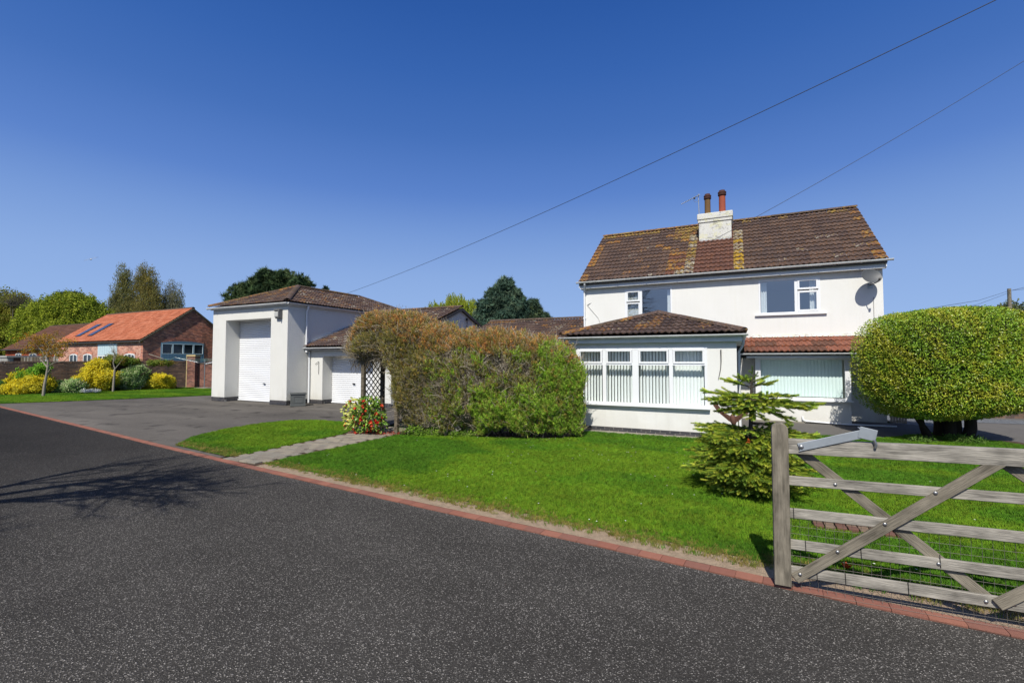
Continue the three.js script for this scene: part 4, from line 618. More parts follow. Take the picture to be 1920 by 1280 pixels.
tree('poplar_tree', 'greyer thinly leafed poplar on the right of the clump behind the orange barn', 'tree', [-101.3, 0, -52.6], { ...poplarBase, h: 19, r: .26, seed: 8, n: 2500, colors: [[.15, .15, .09], [.17, .165, .10], [.13, .135, .075]], twigs: 90, blobs: [B3(-2, 10, 1, 6), B3(-.4, 13, 1.2, 4.4), B3(1.2, 12.4, 1.1, 4.2), B3(-1.2, 9.5, 1.1, 4.6), B3(.4, 8, 1.9, 5)] });
tree('bare_tree', 'bare twiggy treetop showing above the trees at far left', 'tree', [-112.6, 0, -33.6], { h: 14, r: .22, seed: 9, geo: airyLeaf, s: .5, n: 220, twigs: 160, colors: [[.09, .085, .06]], blobs: [B3(-.6, 12.4, 1.9, 1.9), B3(1.4, 11.8, 1.7, 1.6)] });
tree('bare_tree', 'thin bare branches beyond the right slope of the orange barn roof', 'tree', [-77, 0, -45.6], { h: 8, r: .16, seed: 10, geo: airyLeaf, s: .5, n: 160, twigs: 130, colors: [[.10, .11, .05]], blobs: [B3(-.4, 6.4, 1.5, 2), B3(1, 5.4, 1.2, 1.8)] });
tree('cypress_tree', 'dark broad evergreen with flat topped crown behind the tall garage', 'tree', [-37.9, 0, -28], { h: 10.5, r: .3, seed: 11, geo: needleMid, s: 1.25, n: 7500, mat: M.needle, lump: .45, colors: [[.028, .052, .020], [.04, .066, .024], [.022, .042, .018], [.05, .07, .026]], blobs: [B3(-2.0, 7.2, 1.9, 1.9), B3(-.5, 8.2, 1.5, 1.6), B3(.9, 8.2, 1.5, 1.7), B3(2.2, 7.6, 1.5, 1.6), B3(-3.0, 6.3, 1.2, .8), B3(3.0, 6.4, 1.2, 1.3), B3(0, 5.4, 3.4, 2.4)] });
tree('conifer', 'tip of a small dark conifer poking above the tall garage ridge', 'tree', [-44, 0, -39.4], { h: 9.6, r: .12, seed: 12, geo: needleMid, s: 1.0, n: 420, mat: M.needle, colors: [[.018, .036, .018]], blobs: [B3(0, 9.7, .35, .9), B3(0, 8.6, .8, 1)] });
tree('willow_tree', 'yellow green willow behind the low garage gable', 'tree', [-26.6, 0, -40.3], { h: 8, r: .28, seed: 13, geo: sprayDown(16, .8, .16, .06, 310), n: 5200, upright: true, colors: [[.19, .24, .02], [.23, .27, .03], [.15, .19, .018], [.25, .26, .03]], blobs: [B3(-1.4, 6.4, 1.6, 1.7), B3(.2, 7.2, 1.4, 1.6), B3(1.6, 6.6, 1.6, 1.7), B3(0, 5, 3, 2), B3(2.6, 4.6, 1.4, 1.8), B3(-2.4, 5.2, 1.1, 1.3)] });
const pineO = { geo: needleMid, mat: M.needle, lump: .5, hollow: .35, colors: [[.034, .062, .042], [.045, .075, .048], [.026, .05, .036], [.055, .08, .05]] };
tree('pine_tree', 'tall rounded dark blue green pine behind the rear wing', 'tree', [-19.0, 0, -37.3], { ...pineO, gain: 1.7, lump: .6, h: 9, r: .22, seed: 14, n: 6200, blobs: [B3(.1, 8.3, .8, .8), B3(-.8, 7.6, .85, .8), B3(.9, 7.5, .8, .75), B3(-1.5, 6.5, .95, .8), B3(1.5, 6.4, .95, .85), B3(.1, 6.9, 1.1, 1.0), B3(-1.9, 5.3, 1.0, .8), B3(1.9, 5.2, .9, .8), B3(.2, 5.4, 1.5, 1.2), B3(-.8, 4.4, 1.5, 1.0), B3(1.2, 4.4, 1.4, 1.0)] });
tree('pine_tree', 'smaller dark pine just right of the taller rounded pine', 'tree', [-16.5, 0, -38.5], { ...pineO, h: 7, r: .14, seed: 15, n: 2200, colors: [[.03, .055, .034], [.04, .066, .04], [.05, .07, .03]], blobs: [B3(-.2, 6.4, .6, .9), B3(.1, 5.4, .9, 1), B3(.9, 5.2, .6, .8), B3(.2, 4.4, 1.2, 1)] });
tree('broadleaf_tree', 'grey green tree behind the telegraph pole at the right', 'tree', [24, 0, -61.6], { h: 7, r: .18, seed: 16, geo: midLeaf, n: 1100, hollow: .2, twigs: 30, colors: [[.10, .12, .055], [.13, .145, .07], [.08, .10, .05]], blobs: [B3(-.3, 6, 1.1, 1.4), B3(.8, 5.6, 1.1, 1.3), B3(.2, 4.6, 1.5, 1.4), B3(2.4, 4.6, 1.6, 1.6)] });
// telegraph pole with its wires
{ const t = thing('telegraph_pole', 'wooden telegraph pole standing beyond the clipped round tree', 'telegraph pole', [20.16, 0, -52]);
  part(t, 'pole', tube([V3(20.16, -.1, -52), V3(20.2, 7.62, -52)], .16, .12, 10), M.woodBrown);
  part(t, 'wire', [tube([V3(20.2, 7.45, -51.9), V3(14.6, 5.75, -41.5), V3(9.0, 4.45, -31)], .012, .012, 4), tube([V3(20.2, 7.3, -51.9), V3(14.6, 5.5, -41.5), V3(9.0, 4.1, -31)], .012, .012, 4), tube([V3(20.3, 7.45, -51.9), V3(26, 7.4, -46)], .012, .012, 4), tube([V3(20.3, 7.45, -51.9), V3(26, 8.9, -46)], .012, .012, 4)], M.cable); }
// overhead cables
function sag(a, b, drop, n = 24) { const p = []; for (let k = 0; k <= n; k++) { const t = k / n; p.push(V3(a[0] + (b[0] - a[0]) * t, a[1] + (b[1] - a[1]) * t - drop * 4 * t * (1 - t), a[2] + (b[2] - a[2]) * t)); } return p; }
single('overhead_cable', tube(sag([-37.93, 8.93, -36.85], [10.54, 13.95, -19.11], .6), .016, .016, 5), M.cable, 'long black overhead cable crossing the sky above the garages and chimney', 'cable');
single('overhead_cable', tube(sag([-4.96, 3.8, HZ + .03], [10.3, 12.44, -20.17], .3), .008, .008, 5), M.cable, 'black drop cable running from the house front wall up past the chimney', 'cable');

// ------------------------------------------------------------------ barns, garden wall and what stands by them
function archWindow(parent, x0, x1, y0, y1, z, lights) { // white arched frame on a wall facing +z
  const top = (x) => y1 - .12 + .12 * (1 - Math.pow((2 * x - x0 - x1) / (x1 - x0), 2)), out = [[x0, y0], [x1, y0]], inn = [[x0 + .09, y0 + .09], [x1 - .09, y0 + .09]]; for (let k = 0; k <= 8; k++) { const x = x1 - (x1 - x0) * k / 8; out.push([x, top(x)]); const xi = x1 - .09 - (x1 - x0 - .18) * k / 8; inn.push([xi, top(xi) - .1]); }
  const w = part(parent, 'window', [extr(out, [inn], .1, (g) => g.translate(0, 0, z - .04)), ...Array.from({ length: lights - 1 }, (_, k) => { const x = x0 + (x1 - x0) * (k + 1) / lights; return bx(x - .06, x + .06, y0 + .09, top(x) - .09, z - .035, z + .055); })], M.whitePaint);
  part(w, 'pane', bx(x0 + .05, x1 - .05, y0 + .05, y1 - .14, z + .004, z + .02), M.darkGlass);
  part(parent, 'brick_arch', extr([...out.slice(2), ...out.slice(2).reverse().map(([x, y]) => [x + (x > (x0 + x1) / 2 ? .06 : -.06), y + .17])], [], .04, (g) => g.translate(0, 0, z - .01)), M.barnBrick2);
}
{
  const X0 = -57.3, X1 = -42.8, Z0 = -20.23, Z1 = -27.6, ey = 3.3, ry = 6.2, rz = -23.93, t = thing('brick_barn', 'red brick barn with orange tiled roof, two skylights and a blue gable window', 'barn', [-50, 0, -24]);
  part(t, 'wall', [extr(rect(X0, X1 - .3, 0, ey), [], .3, (g) => g.translate(0, 0, Z0 - .3)), bx(X0, X1 - .3, 0, ey, Z1, Z1 + .3)], M.barnBrick);
  part(t, 'gable_wall', [extr([[-Z0, 0], [-Z1, 0], [-Z1, ey], [-rz, ry], [-Z0, ey]], [], .3, (g) => g.rotateY(Math.PI / 2).translate(X1 - .3, 0, 0))], M.barnBrick2);
  const L = Math.hypot(ry - ey, Z0 + .2 - rz), a = Math.atan2(ry - ey, Z0 + .2 - rz);
  const roof = part(t, 'roof', extr([[Z0 + .25, ey], [rz, ry + .05], [Z1 - .25, ey], [Z1 - .25, ey - .1], [rz, ry - .08], [Z0 + .25, ey - .1]], [], X1 - X0 + .1, (g) => g.rotateY(-Math.PI / 2).translate(X1 + .05, 0, 0)), M.fasciaDark);
  const tg = tileGeo(tileShape(.3, L / 15, .05, 99), [0, 0]), lst = [], r = rngOf(401), q = new THREE.Quaternion().setFromAxisAngle(V3(1, 0, 0), a), o0 = V3(X0 - .05, ey + .05, Z0 + .28), up = V3(0, Math.sin(a), -Math.cos(a)), c0 = [[.52, .165, .085], [.56, .19, .10], [.47, .15, .08], [.60, .22, .125]];
  for (let j = 0; j < 15; j++) for (let i = 0; i < 49; i++) lst.push({ p: o0.clone().add(V3(i * .298, 0, 0)).addScaledVector(up, j * L / 15), s: 1, q, c: tint(r, c0, .10, 1) });
  scatter(roof, 'roof_tile', tg, M.barnTileA, lst);
  part(roof, 'ridge_tile', tube([V3(X0 - .05, ry + .08, rz), V3(X1 + .06, ry + .06, rz)], .13, .13, 8), M.ridge);
  part(roof, 'verge', [extr([[Z0 + .3, ey - .02], [rz, ry + .06], [Z1 - .3, ey - .02], [Z1 - .3, ey - .16], [rz, ry - .1], [Z0 + .3, ey - .16]], [], .12, (g) => g.rotateY(-Math.PI / 2).translate(X1 + .12, 0, 0))], M.woodDark);
  for (const x of [-54.6, -52.35]) { const m = (d) => V3(0, ey + .1, Z0 + .25).addScaledVector(up, d); const w = part(roof, 'skylight', [bx(-.42, .42, .0, .09, -2.05, 0)].map((g) => g.rotateX(a).translate(x, m(.75).y + .02, m(.75).z)), M.fasciaDark); part(w, 'pane', bx(-.36, .36, .09, .1, -1.98, -.07).rotateX(a).translate(x, m(.75).y + .02, m(.75).z), M.skylight); }
  archWindow(t, -54.95, -53.5, .6, 2.3, Z0, 2); archWindow(t, -52.4, -50.9, .6, 2.3, Z0, 2); archWindow(t, -45.5, -43.9, .6, 2.3, Z0, 3);
  const d = part(t, 'boarded_opening', bx(-49.95, -46.75, 2.15, 3.12, Z0 - .1, Z0 + .02), M.paleBlue); part(d, 'plank', Array.from({ length: 8 }, (_, k) => bx(-49.9 + k * .39, -49.54 + k * .39, 2.17, 3.1, Z0 + .021, Z0 + .035)), M.paleBlue, 'stuff');
  const dw = part(t, 'window', [...sash(-49.95, -46.75, .3, 2.15, Z0 + .03, .1, .1), ...[-49.1, -48.3, -47.5].map((x) => bx(x - .07, x + .07, .4, 2.05, Z0 - .05, Z0 + .028))], M.whitePaint); part(dw, 'pane', bx(-49.85, -46.85, .4, 2.05, Z0 + .004, Z0 + .015), M.darkGlass);
  // blue window in the gable: arched head, four lights over boards
  const gx = X1, z0 = -21.5, z1 = -24.9, arch = (z) => 3.18 + .17 * (1 - Math.pow((2 * z - z0 - z1) / (z1 - z0), 2)), out = [[-z0, 1.2], [-z1, 1.2]]; for (let k = 0; k <= 10; k++) { const z = z1 + (z0 - z1) * k / 10; out.push([-z, arch(z)]); }
  const holes = [0, 1, 2, 3].map((k) => rect(21.57 + k * .825, 22.34 + k * .825, 2.26, 3.1));
  const gwn = part(t, 'window', extr(out, holes, .1, (g) => g.rotateY(Math.PI / 2).translate(gx - .04, 0, 0)), M.slateBlue);
  for (let k = 0; k < 4; k++) { part(gwn, 'frame', sash(21.56 + k * .825, 22.35 + k * .825, 2.25, 3.11, 0, .045, .05).map((g) => g.rotateY(Math.PI / 2).translate(gx + .075, 0, 0)), M.paleBlue); part(gwn, 'pane', bx(gx + .004, gx + .02, 2.25, 3.12, -22.3 - k * .825, -21.6 - k * .825), M.darkGlass); }
  part(gwn, 'board', Array.from({ length: 16 }, (_, k) => bx(gx + .061, gx + .075, 1.22, 2.2, -21.72 - k * .2, -21.56 - k * .2)), M.slateBlue, 'stuff');
  part(t, 'brick_arch', Array.from({ length: 24 }, (_, k) => { const z = z0 - (z0 - z1) * (k + .5) / 24; return bx(gx - .02, gx + .03, arch(z) + .01, arch(z) + .24, z - .055, z + .055); }), M.barnBrick2, 'stuff');
}
{
  const X0 = -91, X1 = -72, Z0 = -26.6, ey = 3.1, ry = 6.6, rz = -31.2, t = thing('brick_barn', 'long brick outbuilding with dull brown roof and white arched windows', 'barn', [-82, 0, -31]);
  part(t, 'wall', [bx(X0, X1, 0, ey, Z0 - .3, Z0), bx(X0, X0 + .3, 0, ey, -35.8, Z0 - .3), bx(X1 - .3, X1, 0, ey, -35.8, Z0 - .3)], std([.62, .26, .17], { map: M.barnBrick.map, roughness: .95 }));
  const L = Math.hypot(ry - ey, Z0 + .3 - rz), a = Math.atan2(ry - ey, Z0 + .3 - rz), roof = part(t, 'roof', extr([[Z0 + .35, ey - .02], [rz, ry], [-36.1, ey - .02], [-36.1, ey - .12], [rz, ry - .13], [Z0 + .35, ey - .12]], [], X1 - X0 + .3, (g) => g.rotateY(-Math.PI / 2).translate(X1 + .1, 0, 0)), M.fasciaDark);
  const tg = tileGeo(tileShape(.6, L / 14, .03, 98), [0, 0]), lst = [], r = rngOf(402), q = new THREE.Quaternion().setFromAxisAngle(V3(1, 0, 0), a), up = V3(0, Math.sin(a), -Math.cos(a));
  for (let j = 0; j < 14; j++) for (let i = 0; i < 32; i++) lst.push({ p: V3(X0 - .2 + i * .6, ey + .02, Z0 + .36).addScaledVector(up, j * L / 14), s: 1, q, c: tint(r, [[.13, .062, .042], [.15, .072, .05]], .14, 1) });
  scatter(roof, 'roof_tile', tg, M.barnTileA, lst); part(roof, 'ridge_tile', tube([V3(X0 - .2, ry + .05, rz), V3(X1, ry + .05, rz)], .14, .14, 6), M.ridge);
  for (const [a0, b0] of [[-87.6, -85.8], [-83.4, -81.3], [-79.6, -78.2], [-76.2, -74.4]]) archWindow(t, a0, b0, .8, 2.62, Z0, 2);
  part(t, 'gutter', tube([V3(X0 - .2, ey - .05, Z0 + .4), V3(X1, ey - .05, Z0 + .4)], .07, .07, 6), M.fasciaDark);
  part(t, 'porch', [extr([[-75.1, 2.4], [-73.6, 2.4], [-73.75, 2.55], [-74.35, 3.15], [-74.95, 2.55]], [], .9, (g) => g.translate(0, 0, Z0 + .02))], M.lead);
}
{ // garden shed and board fence behind the wall
  const t = thing('flat_shed', 'pale flat roofed shed behind the garden wall at far left', 'shed', [-65.5, 0, -19.2]);
  part(t, 'wall', [bx(-69, -63.1, 0, 1.98, -21, -18.6)], M.shed); part(t, 'roof', bx(-69.1, -63.0, 1.98, 2.16, -21.1, -18.5), M.shed); part(t, 'plank', Array.from({ length: 14 }, (_, k) => bx(-68.9 + k * .41, -68.53 + k * .41, .1, 1.95, -18.6, -18.57)), M.shed, 'stuff'); part(t, 'door', bx(-63.09, -63.05, 0, 1.96, -20.6, -19.0), M.rust);
  const f = thing('board_fence', 'grey board fence behind the garden wall beside the flat shed', 'fence', [-60.5, 0, -20.8]), r = rngOf(31);
  for (let k = 0; k < 34; k++) { const s = k / 34, x = -62.9 + 4.6 * s, z = -19.5 - 2.4 * s; const m = part(f, 'board', bx(-.055, .055, 0, 1.98 + .08 * r() + (k > 17 ? .06 : 0), -.012, .012).rotateY(.48).translate(x, 0, z), anyOf([M.woodDark, M.wood, M.woodDark], r)); }
  part(f, 'rail', [bar([-62.9, .5, -19.54], [-58.3, .5, -21.94], .04, 4), bar([-62.9, 1.6, -19.54], [-58.3, 1.6, -21.94], .04, 4)], M.woodDark); part(f, 'post', bx(-60.75, -60.65, 0, 2.1, -20.62, -20.52), M.whitePaint);
}
{
  const w = thing('garden_wall', 'long dark weathered brick garden wall behind the yellow shrubs', 'wall', [-33, 0, -11]), a = V3(-31.6, 0, -17.35), b = V3(-38.4, 0, 6), L = a.distanceTo(b), ang = Math.atan2(-(b.z - a.z), b.x - a.x);
  const run = (g) => g.rotateY(ang).translate(a.x, 0, a.z);
  part(w, 'wall', run(bx(0, L, 0, 1.6, -.11, .11)), M.wallBrick); part(w, 'coping', run(merge(Array.from({ length: Math.floor(L / .115) }, (_, k) => bx(k * .115 + .004, k * .115 + .111, 1.601, 1.70 + .01 * hash2(k, 1, 3), -.12, .12)))), M.wallBrick, 'stuff');
  const w2 = thing('garden_wall', 'short red brick wall continuing right of the brick pillar behind the tall garage', 'wall', [-29.5, 0, -18.5]), a2 = V3(-31.2, 0, -17.8), b2 = V3(-24.5, 0, -22.5), L2 = a2.distanceTo(b2), n2 = Math.atan2(-(b2.z - a2.z), b2.x - a2.x);
  part(w2, 'wall', bx(0, L2, 0, 1.5, -.11, .11).rotateY(n2).translate(a2.x, 0, a2.z), M.pillarBrick); part(w2, 'coping', bx(0, L2, 1.501, 1.6, -.13, .13).rotateY(n2).translate(a2.x, 0, a2.z), M.wallBrick);
  const p = thing('brick_pillar', 'square brick gate pillar with pale left edge at the end of the garden wall', 'pillar', [-31.3, 0, -17.5]);
  part(p, 'shaft', bx(-.25, .25, 0, 1.98, -.25, .25).rotateY(.45).translate(-31.25, 0, -17.6), M.pillarBrick); part(p, 'cap', bx(-.29, .29, 1.981, 2.09, -.29, .29).rotateY(.45).translate(-31.25, 0, -17.6), M.creamEdge); part(p, 'pale_edge', bx(-.30, -.251, 0, 1.97, .13, .26).rotateY(.45).translate(-31.25, 0, -17.6), M.creamEdge);
}
{ // rotary clothes drier
  const h = V3(-29.78, 1.52, -17.42), t = thing('rotary_clothes_drier', 'metal rotary clothes drier on the lawn beside the tall garage', 'clothes drier', [-29.78, 0, -17.42]);
  part(t, 'pole', tube([V3(-29.78, 0, -17.42), V3(-29.78, 1.82, -17.42)], .028, .022, 8), M.steel);
  const tips = [[-31.35, 1.92, -16.55], [-32.9, 2.1, -15.9], [-28.6, 1.86, -18.6], [-30.7, 1.86, -19.1]], tp = tips.map((p) => V3(...p));
  tp[1] = V3(-29.0, 1.88, -15.7);
  for (const p of tp) part(t, 'arm', tube([h, p], .016, .012, 6), M.steel);
  const g = []; for (const f of [.95, .75, .55]) for (let k = 0; k < 4; k++) { const o = [0, 1, 2, 3], a = h.clone().lerp(tp[[0, 1, 2, 3][k]], f), b = h.clone().lerp(tp[[1, 2, 3, 0][k]], f); g.push(tube([a, a.clone().lerp(b, .5).add(V3(0, -.04, 0)), b], .005, .005, 4)); } part(t, 'line', g, std([.25, .42, .36]));
  part(t, 'base', bx(-30.3, -29.2, 0, .05, -17.8, -17.1), M.concrete);
  const t2 = thing('clothes_prop', 'thin pole leaning on a line beside the brick pillar', 'pole', [-32.3, 0, -16.1]); part(t2, 'pole', [tube([V3(-32.9, 2.13, -15.87), V3(-32.08, 1.83, -16.28)], .022, .018, 6)], M.barkPale); part(t2, 'line', tube([V3(-32.08, 1.83, -16.28), V3(-31.6, 1.8, -16.45), V3(-31.35, 1.92, -16.55)], .006, .006, 4), std([.25, .42, .36]));
}
// shrubs in the bed under the wall
const shrubLeaf = cluster(18, .13, .085, .055, 320);
function shrub(name, label, category, base, blobs, n, colors, seed, o = {}) {
  const t = thing(name, label, category, base, o.group), r = rngOf(seed), st = []; for (let k = 0; k < 9; k++) { const b = blobs[k % blobs.length]; st.push(tube(wobbly([base[0] + .2 * (r() - .5), 0, base[2] + .2 * (r() - .5)], [base[0] + b[0] + b[3] * .5 * (r() - .5), b[1] + b[4] * .5, base[2] + b[2] + b[5] * .5 * (r() - .5)], 3, .1, r), .016, .005, 5)); }
  part(t, 'stem', st, M.barkDark);
  scatter(t, 'foliage', o.geo || shrubLeaf, o.mat || M.leaf, crownPoints(blobs, n, seed + 3, [base[0], 0, base[2]], o.hollow ?? .5, .4).filter((p) => p.y > .02).map((p) => ({ p, s: (o.s || 1) * (.7 + .6 * r()), e: eul(r), c: tint(r, colors, .22, 1.45) })));
  if (o.also) scatter(t, 'foliage', o.geo || shrubLeaf, M.leaf, crownPoints(o.also.blobs, o.also.n, seed + 5, [base[0], 0, base[2]], .2, .4).map((p) => ({ p, s: .8 + .5 * r(), e: eul(r), c: tint(r, o.also.colors, .25, 1.6) })));
  return t;
}
const YEL = [[.52, .44, .02], [.60, .52, .04], [.38, .33, .015], [.48, .44, .05]], VAR = [[.30, .38, .17], [.45, .48, .28], [.14, .24, .07], [.20, .30, .10]], GRN = [[.12, .24, .02], [.16, .30, .03], [.08, .17, .015]];
shrub('yellow_shrub', 'golden yellow shrub with green shoots on top, leftmost by the garden wall', 'shrub', [-33.1, 0, -10.6], [B3(-.35, .62, .6, .5), B3(.4, .55, .6, .45), B3(0, .35, .95, .4)], 1300, YEL, 501, { also: { n: 260, colors: GRN, blobs: [B3(.35, 1.15, .35, .3), B3(.7, 1.4, .3, .16), B3(-.6, 1.05, .15, .3), B3(-.2, .9, .5, .25)] } });
shrub('variegated_shrub', 'low cream and green shrub between the two big yellow shrubs', 'shrub', [-32.5, 0, -11.9], [B3(-.4, .3, .6, .3), B3(.35, .36, .55, .34)], 700, VAR, 502);
shrub('yellow_shrub', 'tallest golden yellow shrub in front of the garden wall centre', 'shrub', [-32.15, 0, -13.0], [B3(0, .95, .6, .75), B3(-.35, .5, .75, .45), B3(.55, .7, .5, .5), B3(.1, 1.4, .35, .35)], 1700, YEL, 503);
shrub('variegated_shrub', 'taller cream and green shrub left of the low yellow one', 'shrub', [-31.9, 0, -14.6], [B3(0, .75, .7, .65), B3(.3, 1.0, .5, .45), B3(-.4, .5, .6, .5)], 1300, VAR, 504);
shrub('yellow_shrub', 'low wide golden yellow shrub nearest the brick pillar', 'shrub', [-31.75, 0, -15.6], [B3(-.35, .4, .6, .36), B3(.35, .5, .6, .4), B3(.7, .38, .5, .34)], 1150, YEL, 505);
shrub('leafy_plant', 'dark green strappy plant at the left end of the shrub bed', 'plant', [-33.6, 0, -9.75], [B3(0, .3, .35, .35)], 260, [[.05, .12, .03], [.07, .16, .04]], 506);
shrub('climbing_plant', 'green climber growing over the wall top behind the second small tree', 'plant', [-32.2, 0, -14.2], [B3(-.4, 1.75, .5, .22), B3(.3, 1.7, .5, .2), B3(2.2, 1.6, .6, .1)], 420, [[.10, .16, .02], [.15, .18, .03], [.18, .12, .02]], 507);
shrub('white_flower', 'small clump of white flowers at the foot of the tallest yellow shrub', 'flowers', [-31.5, 0, -12.45], [B3(0, .08, .45, .1)], 150, [[.6, .6, .58], [.7, .7, .68], [.1, .18, .04]], 508, { s: .6 });
// small trees on the left lawn
{
  const b = [-30.42, 0, -10.24], t = thing('small_tree', 'slender young tree with sparse orange yellow leaves on the left lawn', 'tree', b), r = rngOf(601), P = (r1, y, d = 0) => V3(...A3(b, r1, y, d)), gs = [tube([P(0, -.02), P(.04, .5), P(.12, 1.0), P(.17, 1.42)], .066, .045, 8), tube([P(.17, 1.4), P(.17, 1.8), P(.12, 2.3), P(.1, 3.0)], .05, .012, 6), tube([P(.16, 1.4), P(-.1, 1.7), P(-.35, 2.0), P(-.7, 2.5)], .035, .008, 6), tube([P(.17, 1.45), P(.5, 1.65), P(.95, 1.72), P(1.25, 2.0)], .028, .006, 6), tube([P(.14, 1.1), P(.28, 1.3), P(.32, 1.45)], .02, .008, 5)];
  const tips = []; for (let k = 0; k < 44; k++) { const s = P(.1 + .5 * (r() - .5), 1.9 + .8 * r(), .5 * (r() - .5)), e = P(2.2 * (r() - .5) + .15, 1.95 + 1.2 * r(), 1.4 * (r() - .5)); gs.push(tube([s, s.clone().lerp(e, .5).add(V3(0, .12, 0)), e], .012, .003, 4)); tips.push([s, e]); }
  part(t, 'trunk', gs, M.barkPale);
  const lf = cluster(6, .09, .06, .03, 330); const list = []; for (let k = 0; k < 620; k++) { const [s, e] = tips[Math.floor(r() * tips.length)], p = s.clone().lerp(e, .35 + .7 * r()).add(rdir(r).multiplyScalar(.13)); list.push({ p, s: .7 + .7 * r(), e: eul(r), c: tint(r, [[.30, .15, .015], [.26, .12, .015], [.30, .20, .02], [.22, .18, .02]], .25, 1.5) }); } scatter(t, 'crown', lf, M.leaf, list);
}
{
  const b = [-30.92, 0, -13.25], t = thing('small_tree', 'slender nearly bare young tree before the tall yellow shrub', 'tree', b), r = rngOf(602), P = (r1, y, d = 0) => V3(...A3(b, r1, y, d)), gs = [tube([P(0, -.02), P(.03, .7), P(.06, 1.3)], .06, .045, 8), tube([P(.06, 1.28), P(-.04, 1.6), P(.0, 2.05), P(-.1, 2.45)], .035, .008, 6), tube([P(.06, 1.25), P(.25, 1.5), P(.5, 1.85)], .03, .008, 6), tube([P(0, 1.7), P(.06, 2.2), P(.12, 2.7)], .02, .004, 5)];
  for (let k = 0; k < 16; k++) { const s = P(.2 * (r() - .5), 1.7 + .6 * r()), e = P(.9 * (r() - .5), 2.1 + .7 * r(), .5 * (r() - .5)); gs.push(tube([s, s.clone().lerp(e, .5).add(V3(0, .06, 0)), e], .009, .003, 4)); }
  part(t, 'trunk', gs, M.barkPale); scatter(t, 'crown', cluster(6, .07, .06, .03, 331), M.leaf, Array.from({ length: 60 }, () => ({ p: P(.9 * (r() - .5), 1.75 + .35 * r(), .5 * (r() - .5)), s: .7 + .6 * r(), e: eul(r), c: tint(r, [[.16, .22, .03], [.26, .2, .04]], .3, 1.4) })));
}

// ------------------------------------------------------------------ arch, hedge, flowering bush
{
  const t = thing('garden_arch', 'weathered wooden arch with lattice sides under the overgrown hedge', 'arch', [-7.85, 0, -8.95]), r = rngOf(701), y1 = 2.1;
  for (const [x, z] of [[-8.26, -8.6], [-8.26, -9.28], [-7.38, -8.8], [-7.38, -9.45]]) part(t, 'post', rbx(x - .045, x + .045, -.02, y1, z - .045, z + .045, .008), M.woodDark);
  part(t, 'crossbar', [rbx(-8.45, -7.2, y1, y1 + .07, -8.72, -8.66), rbx(-8.45, -7.2, y1, y1 + .07, -9.4, -9.34)], M.woodDark);
  for (const s of [-1, 1]) for (let k = -7; k < 8; k++) { // lattice between the left posts, laths crossing at 45 degrees
    const za = -8.65, zb = -9.23, w = za - zb, ya = .55 + k * .155 + (s < 0 ? w : 0), yb = ya + s * w * 1.0; let p = V3(-8.26 + s * .006, ya + .4, za), q = V3(-8.26 + s * .006, yb + .4, zb); if (Math.min(p.y, q.y) < .15 || Math.max(p.y, q.y) > 2.05) continue; const g = new THREE.BoxGeometry(.01, .022, p.distanceTo(q)); const m = shade(new THREE.Mesh(g, M.woodDark)); m.name = 'slat'; m.position.copy(p).lerp(q, .5).sub(t.position); m.lookAt(q.clone().sub(t.position)); m.position.copy(p).lerp(q, .5).sub(t.position); const d = q.clone().sub(p).normalize(); m.quaternion.setFromUnitVectors(V3(0, 0, 1), d); t.add(m); }
}
{
  const p0 = [-6.1, 0, -9.12], t = thing('trellis_panel', 'small leaning lattice panel showing at the foot of the hedge', 'trellis', p0), c = V3(-6.08, .34, -9.14);
  for (const s of [-1, 1]) for (let k = -3; k <= 3; k++) { const g = rbx(-.014, .014, -.30 + .03 * Math.abs(k), .30 - .03 * Math.abs(k), -.006 + s * .0065, .006 + s * .0065, .003).translate(k * .085, 0, 0).rotateZ(s * .8).rotateZ(-.35).translate(c.x, c.y, c.z); part(t, 'slat', g, M.wood); }
}
const hedgeTop = [[-8.85, 2.1], [-8.6, 2.55], [-8.2, 2.82], [-7.6, 2.92], [-7.0, 2.84], [-6.5, 2.6], [-6.1, 2.44], [-5.1, 2.42], [-4.5, 2.42], [-4.0, 2.32], [-3.6, 2.12], [-3.35, 1.75], [-3.2, 1.2]], hedgeBot = [[-8.85, 1.9], [-8.4, 1.74], [-7.55, 1.72], [-7.3, 1.2], [-7.15, .0], [-3.2, .02]], hedgeFront = [[-8.85, -8.75], [-8.2, -8.35], [-7.2, -8.5], [-6.6, -8.75], [-5.3, -8.98], [-4.3, -9.25], [-3.7, -9.6], [-3.25, -10.2]], hedgeBack = [[-8.85, -9.3], [-8, -9.75], [-7, -10.1], [-3.9, -10.9], [-3.25, -10.6]];
